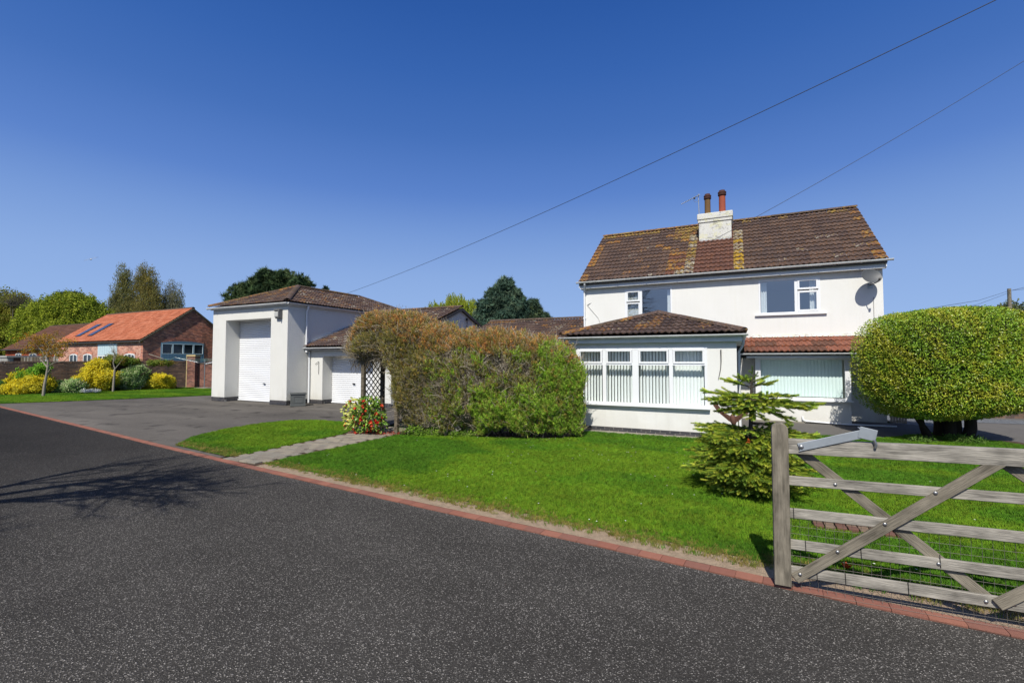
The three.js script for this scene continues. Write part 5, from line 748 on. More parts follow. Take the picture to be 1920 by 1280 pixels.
{
  const t = thing('overgrown_hedge', 'large overgrown arching hedge, brown on top and green at lower right', 'hedge', [-5.8, 0, -9.6]), r = rngOf(702);
  const stems = []; for (let k = 0; k < 46; k++) { const x = -7.2 + 3.7 * r(), zf = lerpTab(hedgeFront, x), zb = lerpTab(hedgeBack, x), z = zf + (zb - zf) * (.3 + .4 * r()); stems.push(tube(wobbly([x, 0, z], [x + .9 * (r() - .6), lerpTab(hedgeTop, x) - .35, z + .3 * (r() - .5)], 5, .22, r), .022 + .012 * r(), .006, 5)); } for (let k = 0; k < 14; k++) { const x = -7.2, y = 1.5 + .8 * r(); stems.push(tube(wobbly([x, y, -9.3], [-8.5 + .4 * r(), 2 + .4 * r(), -9.0 + .3 * (r() - .5)], 4, .2, r), .02, .005, 5)); }
  part(t, 'stem', stems, M.bark);
  const sprig = (() => { const q = rngOf(340), out = []; for (let k = 0; k < 26; k++) { const u = k / 26, p = V3((q() - .5) * .035, u * .13, (q() - .5) * .035), d = V3(q() - .5, .5 + .5 * q(), q() - .5).normalize(); quadLeaf(out, p, d, rdir(q), .022 + .014 * q(), .012 + .006 * q(), .15); } return triGeo(out); })();
  const twigG = [0, 1, 2].map((k) => { const q = rngOf(350 + k); return tube([V3(0, 0, 0), V3(.03 * (q() - .5), .1, .03 * (q() - .5)), V3(.07 * (q() - .5), .2, .07 * (q() - .5)), V3(.14 * (q() - .5), .3, .14 * (q() - .5))], .0042, .0018, 4); });
  const leaves = [], twigs = [[], [], []];
  const C = { rust: [[.22, .125, .045], [.18, .125, .055], [.25, .135, .045], [.17, .14, .07], [.14, .12, .04]], gold: [[.18, .145, .035], [.15, .135, .03], [.21, .15, .04], [.13, .125, .03]], olive: [[.14, .135, .045], [.17, .155, .06], [.115, .11, .035], [.19, .165, .085]], green: [[.125, .19, .022], [.155, .225, .03], [.10, .155, .018], [.17, .22, .03], [.15, .165, .04]] };
  const N = 78000;
  for (let n = 0; n < N; n++) {
    const x = -8.85 + 5.6 * r(), yt = lerpTab(hedgeTop, x), yb = lerpTab(hedgeBot, x), zf = lerpTab(hedgeFront, x), zb = lerpTab(hedgeBack, x), zc = (zf + zb) / 2, hd = (zf - zb) / 2, yc = (yt + yb) / 2, hh = (yt - yb) / 2;
    // mostly the front and the top of a rounded box section
    let cs, sn; const pick = r(); if (pick < .66) { sn = 2 * r() - 1; cs = Math.pow(1 - Math.pow(Math.abs(sn), 4), .25); } else if (pick < .9) { cs = 2 * r() - 1; sn = Math.pow(1 - Math.pow(Math.abs(cs), 4), .25); } else { sn = 2 * r() - 1; cs = -Math.pow(1 - Math.pow(Math.abs(sn), 4), .25); }
    const lump = .62 + .52 * fbm(x * 3.4 + 40, sn * 3 + cs * 1.3 + 40, 71, 3), depth = 1 - .42 * Math.pow(r(), 1.7), q = lump * depth;
    const z = zc + hd * cs * q, y = yc + hh * sn * (.2 + .8 * q); if (y < .02) continue;
    const g1 = fbm(x * 1.6 + 20, y * 1.6 + 20, 73, 3), g2 = fbm(x * 4 + 50, y * 4 + 50, 75, 3), fromTop = yt - y;
    const greenness = (x > -4.0 ? 2.0 - y : x > -5.75 ? 1.12 + .35 * (x + 5.4) * .4 - y : -1 + .3 * (x + 6.5)) + 2.2 * (g1 - .5) + 1.3 * (g2 - .5);
    let pal, dens = 1;
    if (greenness > .05) { pal = r() < .86 ? C.green : C.gold; dens = Math.min(1, .35 + 2.2 * greenness + (y < .9 ? .5 : 0)); } else if (fromTop < .46 + .6 * (g1 - .4)) { pal = r() < .72 ? C.rust : C.gold; dens = x > -4.9 && x < -3.6 ? .6 : .92; } else if (x < -6.6) { pal = r() < .45 ? C.gold : C.olive; dens = .95 + .5 * (g2 - .5); if (y < 1.25 && x > -7.0) dens = .34 + 2 * (g2 - .5); } else { pal = r() < .3 ? C.gold : r() < .5 ? C.green : C.olive; dens = .52 + 3.6 * (g2 - .5) - (x > -6.2 && y > .8 && y < 1.8 ? .12 : 0); if (x > -4.1 || y < .6) dens += .3; }
    if (x < -7.2 && y < 1.95) dens *= .55;
    if (r() < dens) leaves.push({ p: V3(x, y, z), s: .75 + .7 * r(), e: [1.1 * (r() - .5) + .5, 2 * Math.PI * r(), 1.4 * (r() - .5)], c: tint(r, pal, .28, pal === C.green ? 2.85 : pal === C.rust ? 2.9 : 2.6) });
    const tw = greenness > .05 ? .08 : fromTop < .4 ? .26 : x > -7.1 && x < -6 && y < 1.3 ? .75 : .46; if (r() < tw) twigs[n % 3].push({ p: V3(x, y - .1, z - .03), s: .6 + .9 * r(), e: [1.9 * (r() - .5), 2 * Math.PI * r(), 2.3 * (r() - .5)], c: tint(r, [[.34, .295, .225], [.26, .22, .16], [.42, .37, .29], [.18, .145, .10]], .2, 1.3) });
  }
  // hanging dead twigs at the left lip
  for (let n = 0; n < 240; n++) twigs[n % 3].push({ p: V3(-8.7 + 1.0 * r(), 1.75 + .08 * r(), -8.5 - .4 * r()), s: .5 + .7 * r(), e: [Math.PI + .9 * (r() - .5), 2 * Math.PI * r(), .9 * (r() - .5)], c: tint(r, [[.18, .15, .10], [.12, .1, .07]], .2, 1.2) });
  scatter(t, 'foliage', sprig, M.leaf, leaves); twigG.forEach((g, k) => scatter(t, 'twig', g, M.twig, twigs[k]));
}
shrub('leafy_plant', 'low light green leafy plants at the foot of the hedge', 'plant', [-6.7, 0, -8.95], [B3(-.1, .1, .3, .12), B3(.35, .12, .25, .14), B3(.95, .06, .4, .08)], 240, [[.14, .24, .025], [.19, .28, .04], [.10, .18, .02]], 703, { s: .6 });
{ const t = thing('grass_clump', 'tuft of long grass at the foot of the arch right post', 'plant', [-7.1, 0, -8.75]), r = rngOf(704), out = []; for (let k = 0; k < 90; k++) { const a = 2 * Math.PI * r(), l = .15 + .2 * r(), p = V3(-7.1 + .18 * (r() - .5), 0, -8.75 + .14 * (r() - .5)), d = V3(Math.cos(a), 1.4, Math.sin(a)).normalize(), s = V3(-Math.sin(a), 0, Math.cos(a)).multiplyScalar(.005), m = p.clone().addScaledVector(d, l * .6), e = m.clone().add(V3(Math.cos(a) * l * .45, .02, Math.sin(a) * l * .45)); for (const q of [p.clone().add(s), p.clone().sub(s), m, p.clone().sub(s), m.clone().sub(s), m, m.clone().add(s), m.clone().sub(s), e]) out.push(q.x, q.y, q.z); } part(t, 'blade', triGeo(out), std([.20, .24, .07], { side: THREE.DoubleSide }), 'stuff'); }
{ // bush with big glossy leaves and red flowers round the arch post
  const b = [-8.1, 0, -8.62], t = thing('flowering_bush', 'glossy leaved bush with red flowers around the arch post', 'bush', b), r = rngOf(705);
  const leaf = (() => { const out = []; quadLeaf(out, V3(0, 0, 0), V3(0, 1, 0), V3(0, 0, 1), .095, .058, .14); return triGeo(out); })();
  const blobs = [[-.35, .5, 0, .36, .34, .3], [.1, .5, .12, .4, .36, .3], [.28, .36, .1, .3, .3, .28], [-.1, .3, .1, .5, .26, .3], [0, .72, 0, .25, .18, .22]], pts = crownPoints(blobs, 1100, 71, b, .55, .3), st = [];
  for (let k = 0; k < 16; k++) { const e = pts[k * 11]; st.push(tube(wobbly([b[0] + .15 * (r() - .5), 0, b[2] + .1 * (r() - .5)], e.toArray(), 3, .1, r), .012, .004, 5)); } part(t, 'stem', st, M.barkDark);
  const list = pts.filter((p) => p.y > .04).map((p) => { const d = p.clone().sub(V3(b[0], .35, b[2])).normalize().add(rdir(r).multiplyScalar(.6)).add(V3(0, -.35, 0)).normalize(), left = p.x < -8.3; return { p, s: .7 + .6 * r(), q: new THREE.Quaternion().setFromUnitVectors(V3(0, 1, 0), d).multiply(new THREE.Quaternion().setFromAxisAngle(V3(0, 1, 0), 6.28 * r())), c: tint(r, left ? [[.30, .31, .06], [.20, .26, .04], [.34, .33, .10]] : [[.08, .16, .018], [.11, .19, .02], [.16, .21, .035], [.05, .11, .013]], .2, 1.4) }; });
  scatter(t, 'foliage', leaf, M.leafGloss, list);
  const fl = (() => { const q = rngOf(72), gs = []; for (let k = 0; k < 9; k++) { const a = k * 2.4, out = []; quadLeaf(out, V3(0, 0, 0), V3(Math.cos(a) * (.5 + .06 * k), .9 - .05 * k, Math.sin(a) * (.5 + .06 * k)).normalize(), V3(0, 1, 0), .045, .04, .2); gs.push(triGeo(out)); } return merge(gs); })(), red = [std([.74, .045, .025], { roughness: .6, side: THREE.DoubleSide }), std([.78, .12, .045], { roughness: .6, side: THREE.DoubleSide })];
  for (let k = 0; k < 74; k++) { const p = pts[20 + k * 14], d = p.clone().sub(V3(b[0], .3, b[2] - .1)).normalize(); if (p.z < b[2] - .1 && r() < .7) continue; const m = shade(new THREE.Mesh(fl, red[k % 2])); m.name = 'flower'; m.position.copy(p).addScaledVector(d, .05).sub(t.position); m.quaternion.setFromUnitVectors(V3(0, 1, 0), d); m.scale.setScalar(.95 + .6 * r()); t.add(m); }
  const pet = single('petals', triGeo((() => { const out = []; for (let k = 0; k < 420; k++) { const x = -8.5 + 1.15 * r() + .3 * r(), z = -8.35 - .5 * r() + (x + 8) * -.15; quadLeaf(out, V3(x, .036 + .012 * r(), z), V3(r() - .5, .15 * r(), r() - .5).normalize(), V3(0, 1, 0), .03 + .02 * r(), .025, .1); } return out; })()), std([.46, .075, .04], { side: THREE.DoubleSide }), 'red fallen petals scattered on the path beneath the flowering bush', 'petals'); pet.userData.kind = 'stuff';
}

// ------------------------------------------------------------------ clipped round tree
{
  const b = [4.2, 0, -13.8], t = thing('clipped_tree', 'big evergreen tree clipped into a smooth rounded block beside the house', 'tree', b), r = rngOf(801), gs = [];
  for (const [x, z, e, y, rad] of [[-.42, .1, -1.0, .95, .06], [-.36, -.1, -.62, 1.1, .065], [.0, .12, -.02, 1.2, .10], [.28, 0, .3, 1.2, .10], [.42, .12, .55, 1.2, .12], [.6, -.05, 1.0, 1.0, .065], [.15, -.3, .2, 1.2, .11], [.35, -.35, .45, 1.2, .10]]) gs.push(tube(wobbly(A3(b, x * .9, -.03, z), A3(b, e, y, z * 1.4), 4, .06, r), rad, rad * .7, 9));
  part(t, 'trunk', gs, M.barkDark);
  const cx = -.05, rx = 1.53, ry = 1.23, rz = 1.25, cy = 1.71; // superellipsoid crown
  const P = (d, q) => { const n = 3.6, f = Math.pow(Math.pow(Math.abs(d.x), n) + Math.pow(Math.abs(d.y), n) + Math.pow(Math.abs(d.z), n), -1 / n) * q; return V3(...A3(b, cx + d.x * rx * f, cy + d.y * ry * f * (d.y < 0 ? .98 : 1) + .1 * d.x, d.z * rz * f)); };
  const core = new THREE.IcosahedronGeometry(1, 5), cp = core.attributes.position; for (let k = 0; k < cp.count; k++) { const d = V3(cp.getX(k), cp.getY(k), cp.getZ(k)).normalize(), q = P(d, .83 + .08 * fbm(d.x * 4 + 9, d.y * 4 + d.z * 3 + 9, 3, 2)); cp.setXYZ(k, q.x, q.y, q.z); } core.computeVertexNormals(); part(t, 'dark_core', core, std([.022, .026, .008], { roughness: 1 }));  // solid dark lump inside the crown that stops views through the leaves
  const leaf = (() => { const out = []; quadLeaf(out, V3(0, 0, 0), V3(0, 1, 0), V3(0, 0, 1), .05, .025, .2); return triGeo(out); })(), list = [];
  for (let k = 0; k < 100000; k++) { const d = rdir(r); if (d.z < -.35 && r() < .75) continue; const lump = 1 + .022 * (fbm(d.x * 5 + 20, d.y * 5 + d.z * 4 + 20, 5, 3) - .5) * 2, depth = 1 - .13 * Math.pow(r(), 1.6) + (r() < .03 ? .02 : 0), p = P(d, lump * depth), nn = d.clone(); const nw = V3(nn.x * RIGHT[0] + .439 * nn.z, nn.y, nn.x * RIGHT[1] + .898 * nn.z), dd = nw.clone().multiplyScalar(.6).add(rdir(r)).add(V3(0, .15, 0)).normalize(), g = fbm(d.x * 7 + 31, d.y * 7 + d.z * 5 + 31, 7, 3) + .22 * (r() - .5), pal = g > .60 ? [[.165, .17, .012], [.15, .165, .012], [.20, .20, .022]] : g < .40 ? [[.085, .15, .011], [.11, .17, .013], [.07, .12, .010]] : [[.13, .17, .012], [.115, .15, .011], [.15, .175, .014], [.105, .16, .012]]; list.push({ p, s: .65 + .5 * r(), q: new THREE.Quaternion().setFromUnitVectors(V3(0, 1, 0), dd).multiply(new THREE.Quaternion().setFromAxisAngle(V3(0, 1, 0), 6.28 * r())), c: tint(r, pal, .24, 1.95) }); }
  scatter(t, 'crown', leaf, M.leafWaxy, list);
  shrub('leafy_plant', 'low green plants growing at the foot of the clipped tree', 'plant', [4.1, 0, -13.25], [B3(.35, .05, .4, .07), B3(-.5, .04, .3, .05)], 130, [[.07, .14, .02], [.10, .17, .03]], 802, { s: .5 });
}
// ------------------------------------------------------------------ young spruce on the lawn
{
  const b = [.1, 0, -7.06], t = thing('young_spruce', 'small spiky spruce with uneven tiers of branches behind the gate post', 'tree', b), r = rngOf(811);
  part(t, 'trunk', [tube([V3(b[0], -.02, b[2]), V3(b[0] + .03, .6, b[2]), V3(b[0] + .05, 1.1, b[2]), V3(b[0] + .06, 1.45, b[2])], .04, .014, 8), tube([V3(b[0] + .06, 1.44, b[2]), V3(b[0] + .09, 1.60, b[2])], .014, .009, 6)], M.bark);
  const brush = (() => { const q = rngOf(360), out = []; for (let k = 0; k < 84; k++) { const u = k / 84, a = k * 2.39996, rr = V3(Math.cos(a), 0, Math.sin(a)), p = V3(0, u * .1, 0).addScaledVector(rr, .003), d = rr.clone().multiplyScalar(.9).add(V3(0, .75 + .3 * q(), 0)).normalize(), s = V3(-Math.sin(a), 0, Math.cos(a)).multiplyScalar(.0026), e = p.clone().addScaledVector(d, .022 + .009 * q()); for (const v of [p.clone().add(s), p.clone().sub(s), e]) out.push(v.x, v.y, v.z); } return merge([triGeo(out), tube([V3(0, -.01, 0), V3(0, .1, 0)], .0042, .003, 4).toNonIndexed()]); })();
  const list = [], wood = [], PAL = [[.13, .16, .016], [.10, .145, .016], [.165, .18, .02], [.06, .095, .014]];
  const shoot = (p, d, len, dark) => { const n = Math.max(1, Math.round(len / .09)); let q = p.clone(), dd = d.clone(); for (let k = 0; k < n; k++) { list.push({ p: q.clone(), s: V3(1.0, len / n / .1 * 1.05, 1.0).multiplyScalar(1), q: new THREE.Quaternion().setFromUnitVectors(V3(0, 1, 0), dd), c: tint(r, dark ? PAL.slice(3) : PAL, .25) }); q.addScaledVector(dd, len / n); dd.add(rdir(r).multiplyScalar(.12)).add(V3(0, .05, 0)).normalize(); } };
  const branch = (y, az, len, rise, bare = 0) => { // az: angle in plan; side shoots all along, forked again
    const s = V3(b[0] + .05 * Math.min(1, y), y, b[2]), d = V3(Math.cos(az), rise, Math.sin(az)).normalize(), side = V3(-Math.sin(az), 0, Math.cos(az)), pts = [s.clone()]; const n = 6; let q = s.clone(), dd = d.clone(); for (let k = 0; k < n; k++) { q.addScaledVector(dd, len / n); dd.add(V3(0, k < 3 ? -.06 : .07, 0)).add(rdir(r).multiplyScalar(.06)).normalize(); pts.push(q.clone()); }
    wood.push(tube(pts, .011, .004, 5)); const curve = new THREE.CatmullRomCurve3(pts);
    for (let u = Math.max(.12, bare); u < 1; u += .05 / len * 1.0) { const p = curve.getPoint(u), tg = curve.getTangent(u); list.push({ p, s: V3(.95, .7, .95), q: new THREE.Quaternion().setFromUnitVectors(V3(0, 1, 0), tg), c: tint(r, PAL, .25) }); }
    let sgn = 1; for (let u = Math.max(.18, bare); u < .97; u += .055 / len) { const p = curve.getPoint(u), tg = curve.getTangent(u), l = (.10 + .30 * len * (1 - u) + .04) * (.7 + .6 * r()); sgn = -sgn; const sd = tg.clone().multiplyScalar(.9).addScaledVector(side, sgn * (.75 + .3 * r())).add(V3(0, -.12 + .3 * r(), 0)).normalize(); shoot(p, sd, l); if (l > .17) { const m = p.clone().addScaledVector(sd, l * .45); shoot(m, sd.clone().addScaledVector(tg, .8).normalize(), l * .5); shoot(m, sd.clone().addScaledVector(side, sgn * .5).add(V3(0, -.15, 0)).normalize(), l * .42); } if (r() < .5) shoot(p, tg.clone().add(V3(0, -.55 + r(), 0)).addScaledVector(side, r() - .5).normalize(), l * .55, r() < .4); }
    shoot(curve.getPoint(1), curve.getTangent(1), .08);
  };
  const ring = (y, n, len, rise, off, jit = .25, cut = []) => { for (let k = 0; k < n; k++) branch(y + .05 * (r() - .5), off + k / n * 2 * Math.PI + jit * (r() - .5), len * (.8 + .4 * r()), rise + .12 * (r() - .5)); };
  // leader: short bare candles
  for (const [dx, dy, l, rise] of [[-.5, 1.5, .1, .9], [.45, 1.52, .12, 1.2], [-.7, 1.56, .07, .5], [.7, 1.56, .07, .3], [0, 1.6, .1, 3], [-.3, 1.6, .06, .6]]) shoot(V3(b[0] + .075, dy, b[2]), V3(dx, rise * .6, .15 * (r() - .5)).normalize(), l, true);
  branch(1.42, Math.PI + .45, .34, .34, .2); branch(1.42, -.35, .28, .32, .2);
  ring(1.29, 5, .46, .12, .5); ring(1.22, 7, .46, .0, 1.1); ring(1.14, 6, .40, -.05, .3); ring(1.5, 3, .14, .5, .4); branch(1.30, Math.PI + .1, .56, .10); branch(1.25, .25, .74, .10); branch(1.21, -.2, .72, .04); branch(1.25, .9, .48, .02); branch(1.24, 2.2, .46, .03); branch(1.27, Math.PI - .35, .5, .05); branch(1.22, -.75, .5, 0);
  branch(.95, .15, .4, .0, .4); branch(.93, -.4, .5, -.05, .35);
  ring(.83, 7, .68, .04, .2); branch(.86, Math.PI + .05, .68, .12); branch(.84, Math.PI - .3, .66, .08); branch(.8, .1, .95, .06); branch(.82, -.35, .85, .04);
  ring(.74, 8, .64, -.02, .9); ring(.66, 8, .70, -.06, .5); ring(.58, 8, .66, -.1, .3); ring(.5, 9, .70, -.08, .1); ring(.42, 9, .66, -.1, .7); branch(.55, Math.PI, .72, -.02); ring(.34, 9, .62, -.06, .4); ring(.2, 8, .5, -.02, .2); branch(.42, 1.2, .62, -.12); branch(.4, 1.7, .62, -.12); branch(.25, 1.4, .5, -.1);
  part(t, 'branch', wood, M.bark); scatter(t, 'foliage', brush, M.needle, list);
  tag(part(t, 'dead_sprig', triGeo((() => { const out = []; for (let k = 0; k < 14; k++) quadLeaf(out, V3(.1 + .03 * (r() - .5), .79 + .03 * (r() - .5), -6.46), rdir(r), rdir(r), .035, .016); return out; })()), std([.55, .13, .02], { side: THREE.DoubleSide })), 'orange sprig');
}
// ------------------------------------------------------------------ rusty bird with raised wings by the house wall
{
  const z = -11.05, t = thing('bird_sculpture', 'rusty metal bird with raised wings on a stand behind the spruce', 'sculpture', [-.12, 0, z]), r = rngOf(821);
  part(t, 'body', [new THREE.SphereGeometry(1, 16, 12).scale(.06, .13, .07).rotateZ(.15).translate(-.11, .5, z), new THREE.SphereGeometry(1, 14, 10).scale(.036, .045, .045).translate(-.10, .655, z + .01), tube([V3(-.11, .58, z), V3(-.10, .64, z)], .035, .03, 8)], M.rust);
  part(t, 'beak', new THREE.ConeGeometry(.014, .05, 8).rotateX(Math.PI / 2).translate(-.10, .65, z + .07), M.lead);
  for (const s of [-1, 1]) { const w = part(t, 'wing', [extr([[0, 0], [.10, .06], [.22, .20], [.29, .34], [.30, .42], [.26, .38], [.17, .25], [.08, .16], [0, .10]].map(([x, y]) => [x * s * 1.25, y * .92]), [], .012, (g) => g.rotateY(s * -.25).translate(-.11 + s * .03, .48, z))], M.rust); for (let k = 0; k < 9; k++) { const u = k / 8, x = .03 + .25 * u, y = .04 + .30 * u * u + .06 * u; part(w, 'feather', extr([[0, 0], [.018, -.02], [.022, -.10 - .03 * (1 - u)], [0, -.13 - .03 * (1 - u)], [-.02, -.10], [-.016, -.02]], [], .006, (g) => g.rotateZ(s * (-.35 - .35 * u)).translate(s * 1.25 * x, (y + .06) * .92, .014).rotateY(s * -.25).translate(-.11 + s * .03, .48, z)), M.rust); } }
  part(t, 'stand', [tube([V3(-.11, .42, z), V3(-.2, .3, z), V3(-.3, .02, z + .02)], .02, .016, 6), tube([V3(-.2, .3, z), V3(-.38, .24, z), V3(-.42, .02, z)], .014, .012, 6), tube([V3(-.11, .42, z), V3(-.03, .02, z - .05)], .016, .016, 6)], M.galv);
}
// ------------------------------------------------------------------ field gate
{
  const gz = -4.28, t = thing('field_gate', 'weathered grey five bar wooden gate with wire netting on its lower half', 'gate', [.29, 0, gz]), r = rngOf(831), lift = (x) => .022 * (x - .34), XE = 3.2;
  const rail = (x0, y0, x1, y1, w, th, z, m, rad = .006) => { const L = Math.hypot(x1 - x0, y1 - y0), g = metre(new RoundedBoxGeometry(L, w, th, 2, rad)); const uv = g.attributes.uv, u0 = L / 2 + (3.38 - L) * r(), v0 = r(); for (let k = 0; k < uv.count; k++) uv.setXY(k, uv.getX(k) + u0, uv.getY(k) + v0); return g.rotateZ(Math.atan2(y1 - y0, x1 - x0)).translate((x0 + x1) / 2, (y0 + y1) / 2, z); };
  { const s = [[.236, .035]]; s.push([.344, .035], [.343, 1.22]); for (let k = 0; k <= 8; k++) { const a = Math.PI * k / 8; s.push([.29 + .053 * Math.cos(a), 1.245 + .045 * Math.sin(a)]); } s.push([.236, 1.22]); const sh = new THREE.Shape(s.map((p) => new THREE.Vector2(...p))), g = new THREE.ExtrudeGeometry(sh, { depth: .075, bevelEnabled: true, bevelSize: .004, bevelThickness: .006, bevelSegments: 2 }).translate(0, 0, gz - .0375); metre(g); const uv = g.attributes.uv; for (let k = 0; k < uv.count; k++) { const a = uv.getX(k), c = uv.getY(k); uv.setXY(k, c, a); } part(t, 'post', g, M.woodBrown); }
  part(t, 'top_rail', rail(.345, 1.115 + lift(.345), XE, 1.115 + lift(XE), .113, .07, gz, M.wood), M.wood);
  for (const [y, w] of [[.845, .072], [.592, .076], [.35, .076], [.145, .08]]) part(t, 'rail', rail(.345, y + lift(.345), XE, y + lift(XE), w, .024, gz, M.wood), M.wood);
  const brace = (x0, y0, x1, y1, z) => part(t, 'brace', rail(x0, y0, x1, y1, .075, .022, z), M.woodBrown);
  brace(.38, 1.115, 1.53, .15, gz - .0235); brace(.37, .095, 1.60, 1.135, gz + .0235); brace(1.57, 1.135, 2.75, .16, gz - .0235); brace(1.53, .16, 2.7, 1.13, gz + .0235);
  part(t, 'hinge_stile', rbx(XE, XE + .1, .03, 1.25, gz - .04, gz + .04), M.woodBrown);
  const dome = new THREE.SphereGeometry(.0132, 14, 8, 0, Math.PI * 2, 0, Math.PI / 2).rotateX(Math.PI / 2).scale(1, 1, .7);
  for (const [x, y, f] of [[.65, .85, .0125], [1.23, .865, .036], [.94, .605, .036], [.65, .355, .036], [.405, .14, .036], [1.24, .37, .0125], [1.48, .165, .0125], [1.62, .18, .0125]]) { const m = shade(new THREE.Mesh(dome, M.bolt)); m.name = 'bolt'; m.position.set(x, y, gz + f).sub(t.position); t.add(m); }
  // sheet metal latch arm lying on the top rail
  const zf = gz + .042, arm = part(t, 'latch_arm', [rail(.415, 1.115, .865, 1.262, .062, .006, zf), rail(.80, 1.262, .905, 1.238, .085, .006, zf + .0035), rail(.80, 1.29, .90, 1.272, .006, .05, zf - .02), rail(.415, 1.085, .83, 1.222, .005, .03, zf - .012)], M.galv);
  { const m = shade(new THREE.Mesh(dome.clone().scale(1.35, 1.35, 1.2), M.bolt)); m.name = 'bolt'; m.position.set(.432, 1.121, zf + .003); arm.add(m); }
  part(arm, 'hook', [tube([V3(.888, 1.21, zf + .006), V3(.90, 1.175, zf + .008), V3(.895, 1.15, zf + .004)], .011, .009, 8)], M.bolt);
  // netting stapled behind the rails, foot turned under
  const net = [], zn = gz - .016; for (let x = .36; x < XE; x += .056) net.push(tube([V3(x, .585, zn), V3(x + .003 * (r() - .5), .05, zn), V3(x, .015, zn + .02), V3(x, .012, zn + .06)], .0013, .0013, 4)); for (let y = .03; y < .57; y += .057) net.push(tube(Array.from({ length: 12 }, (_, k) => V3(.35 + (XE - .35) * k / 11, y + lift(.35 + (XE - .35) * k / 11) + .004 * (r() - .5), zn)), .0013, .0013, 4)); net.push(tube([V3(.35, .012, zn + .06), V3(XE, .05, zn + .06)], .0013, .0013, 4)); part(t, 'wire_netting', net, M.wire);
  const tie = part(t, 'tie', [[.375, .592], [.45, .35], [.80, .35], [.52, .145], [.70, .145], [1.07, .15], [1.25, .37], [2, .6], [1.9, .15]].map(([x, y]) => tube([V3(x, y - .045 + lift(x), gz + .014), V3(x - .003, y + .045 + lift(x), gz + .014)], .0028, .0028, 4)), M.black, 'stuff');
}
{ // low row of bricks set in the lawn behind the gate
  const t = thing('brick_slab', 'low weathered brick slab set in the lawn behind the gate', 'bricks', [1.05, 0, -5.95]), r = rngOf(841);
  for (let k = 0; k < 8; k++) for (let j = 0; j < 2; j++) part(t, 'brick', rbx(.7 + k * .1, .79 + k * .1, 0, .05 + .012 * r(), -6.08 + j * .11, -5.985 + j * .11, .008).rotateY(.0), std([[.17, .085, .065], [.19, .10, .075], [.24, .17, .12]][Math.floor(r() * 3)], { map: mottle, roughness: .95 }));
}
single('fallen_leaf', triGeo((() => { const out = []; for (let k = 0; k < 5; k++) quadLeaf(out, V3(.80, .03, -4.83), V3(Math.cos(k * 1.2), .9, Math.sin(k * 1.2)).normalize(), V3(0, 1, 0), .06, .035); return out; })()), std([.62, .08, .01], { side: THREE.DoubleSide }), 'small bright orange flower in the grass behind the gate netting', 'flower');
{ // small weathered picket gate by the house corner and the brick wall at far right
  const t = thing('picket_gate', 'small bleached wooden gate at the right corner of the house', 'gate', [3.95, 0, -16.3]), r = rngOf(851);
  for (let k = 0; k < 6; k++) part(t, 'board', rbx(3.80 + k * .062, 3.855 + k * .062, .03, .72 + .05 * r(), -16.3, -16.275), M.woodPale); part(t, 'rail', [rbx(3.79, 4.17, .18, .25, -16.325, -16.301), rbx(3.79, 4.17, .5, .57, -16.325, -16.301)], M.woodPale);
  const w = thing('brick_wall', 'dark brick wall in shade at the right picture edge beyond the clipped tree', 'wall', [8, 0, -18.5]); part(w, 'wall', bx(0, 7, 0, .95, -.11, .11).rotateY(.25).translate(6.4, 0, -19.2), M.wallBrick); part(w, 'coping', bx(0, 7, .951, 1.02, -.13, .13).rotateY(.25).translate(6.4, 0, -19.2), M.wallBrick);
  const gr = struct('gravel', sheet([[3.95, -16.35], [5.2, -15.9], [5.9, -17.6], [9.5, -18.0], [9.5, -19.0], [6.2, -18.8], [4.6, -20.5], [3.95, -20.5]], .012), std([.30, .32, .35], { map: M.soil.map, roughness: 1, bumpMap: fineBump, bumpScale: .03 })); gr.userData.kind = 'stuff'; tag(gr, 'grey gravel beside the house behind the clipped tree', 'gravel');
}
// bare tree by the road, outside the picture, whose branches shade the road
{
  const b = [-8.35, 0, 1.9], t = thing('bare_tree', 'leafless roadside tree whose branch shadows lie across the road', 'tree', b), r = rngOf(861), gs = [];
  const grow = (p, d, len, rad, lev) => { const pts = [p.clone()]; let q = p.clone(), dd = d.clone(); for (let k = 0; k < 5; k++) { q.addScaledVector(dd, len / 5); dd.add(rdir(r).multiplyScalar(.22)).add(V3(.02, .03, 0)).normalize(); pts.push(q.clone()); } gs.push(tube(pts, rad, rad * .5, lev < 2 ? 8 : 4)); if (lev >= 4) return; const n = lev === 0 ? 6 : 5; for (let k = 0; k < n; k++) { const u = .35 + .65 * (k + r()) / n, c = new THREE.CatmullRomCurve3(pts), tg = c.getTangent(u); grow(c.getPoint(u), tg.multiplyScalar(.9).add(rdir(r).multiplyScalar(.8)).add(V3(.22, -.05, -.05)).normalize(), len * (.5 + .2 * r()), rad * .46, lev + 1); } };
  gs.push(tube([V3(...b), V3(b[0] + .05, 2, b[2]), V3(b[0] - .02, 4.6, b[2] - .1)], .2, .14, 10));
  const top = V3(b[0] - .02, 4.5, b[2] - .1); grow(top, V3(.25, 1, -.15).normalize(), 2.0, .11, 1); grow(top, V3(.9, .75, -.3).normalize(), 2.1, .09, 1); grow(top, V3(-.5, 1, -.2).normalize(), 1.8, .08, 1); grow(V3(b[0], 3.9, b[2]), V3(.85, .5, .3).normalize(), 2.0, .08, 1); grow(V3(b[0], 4.2, b[2]), V3(.7, .9, -.6).normalize(), 2.3, .08, 1);
  part(t, 'trunk', gs, M.bark);
}
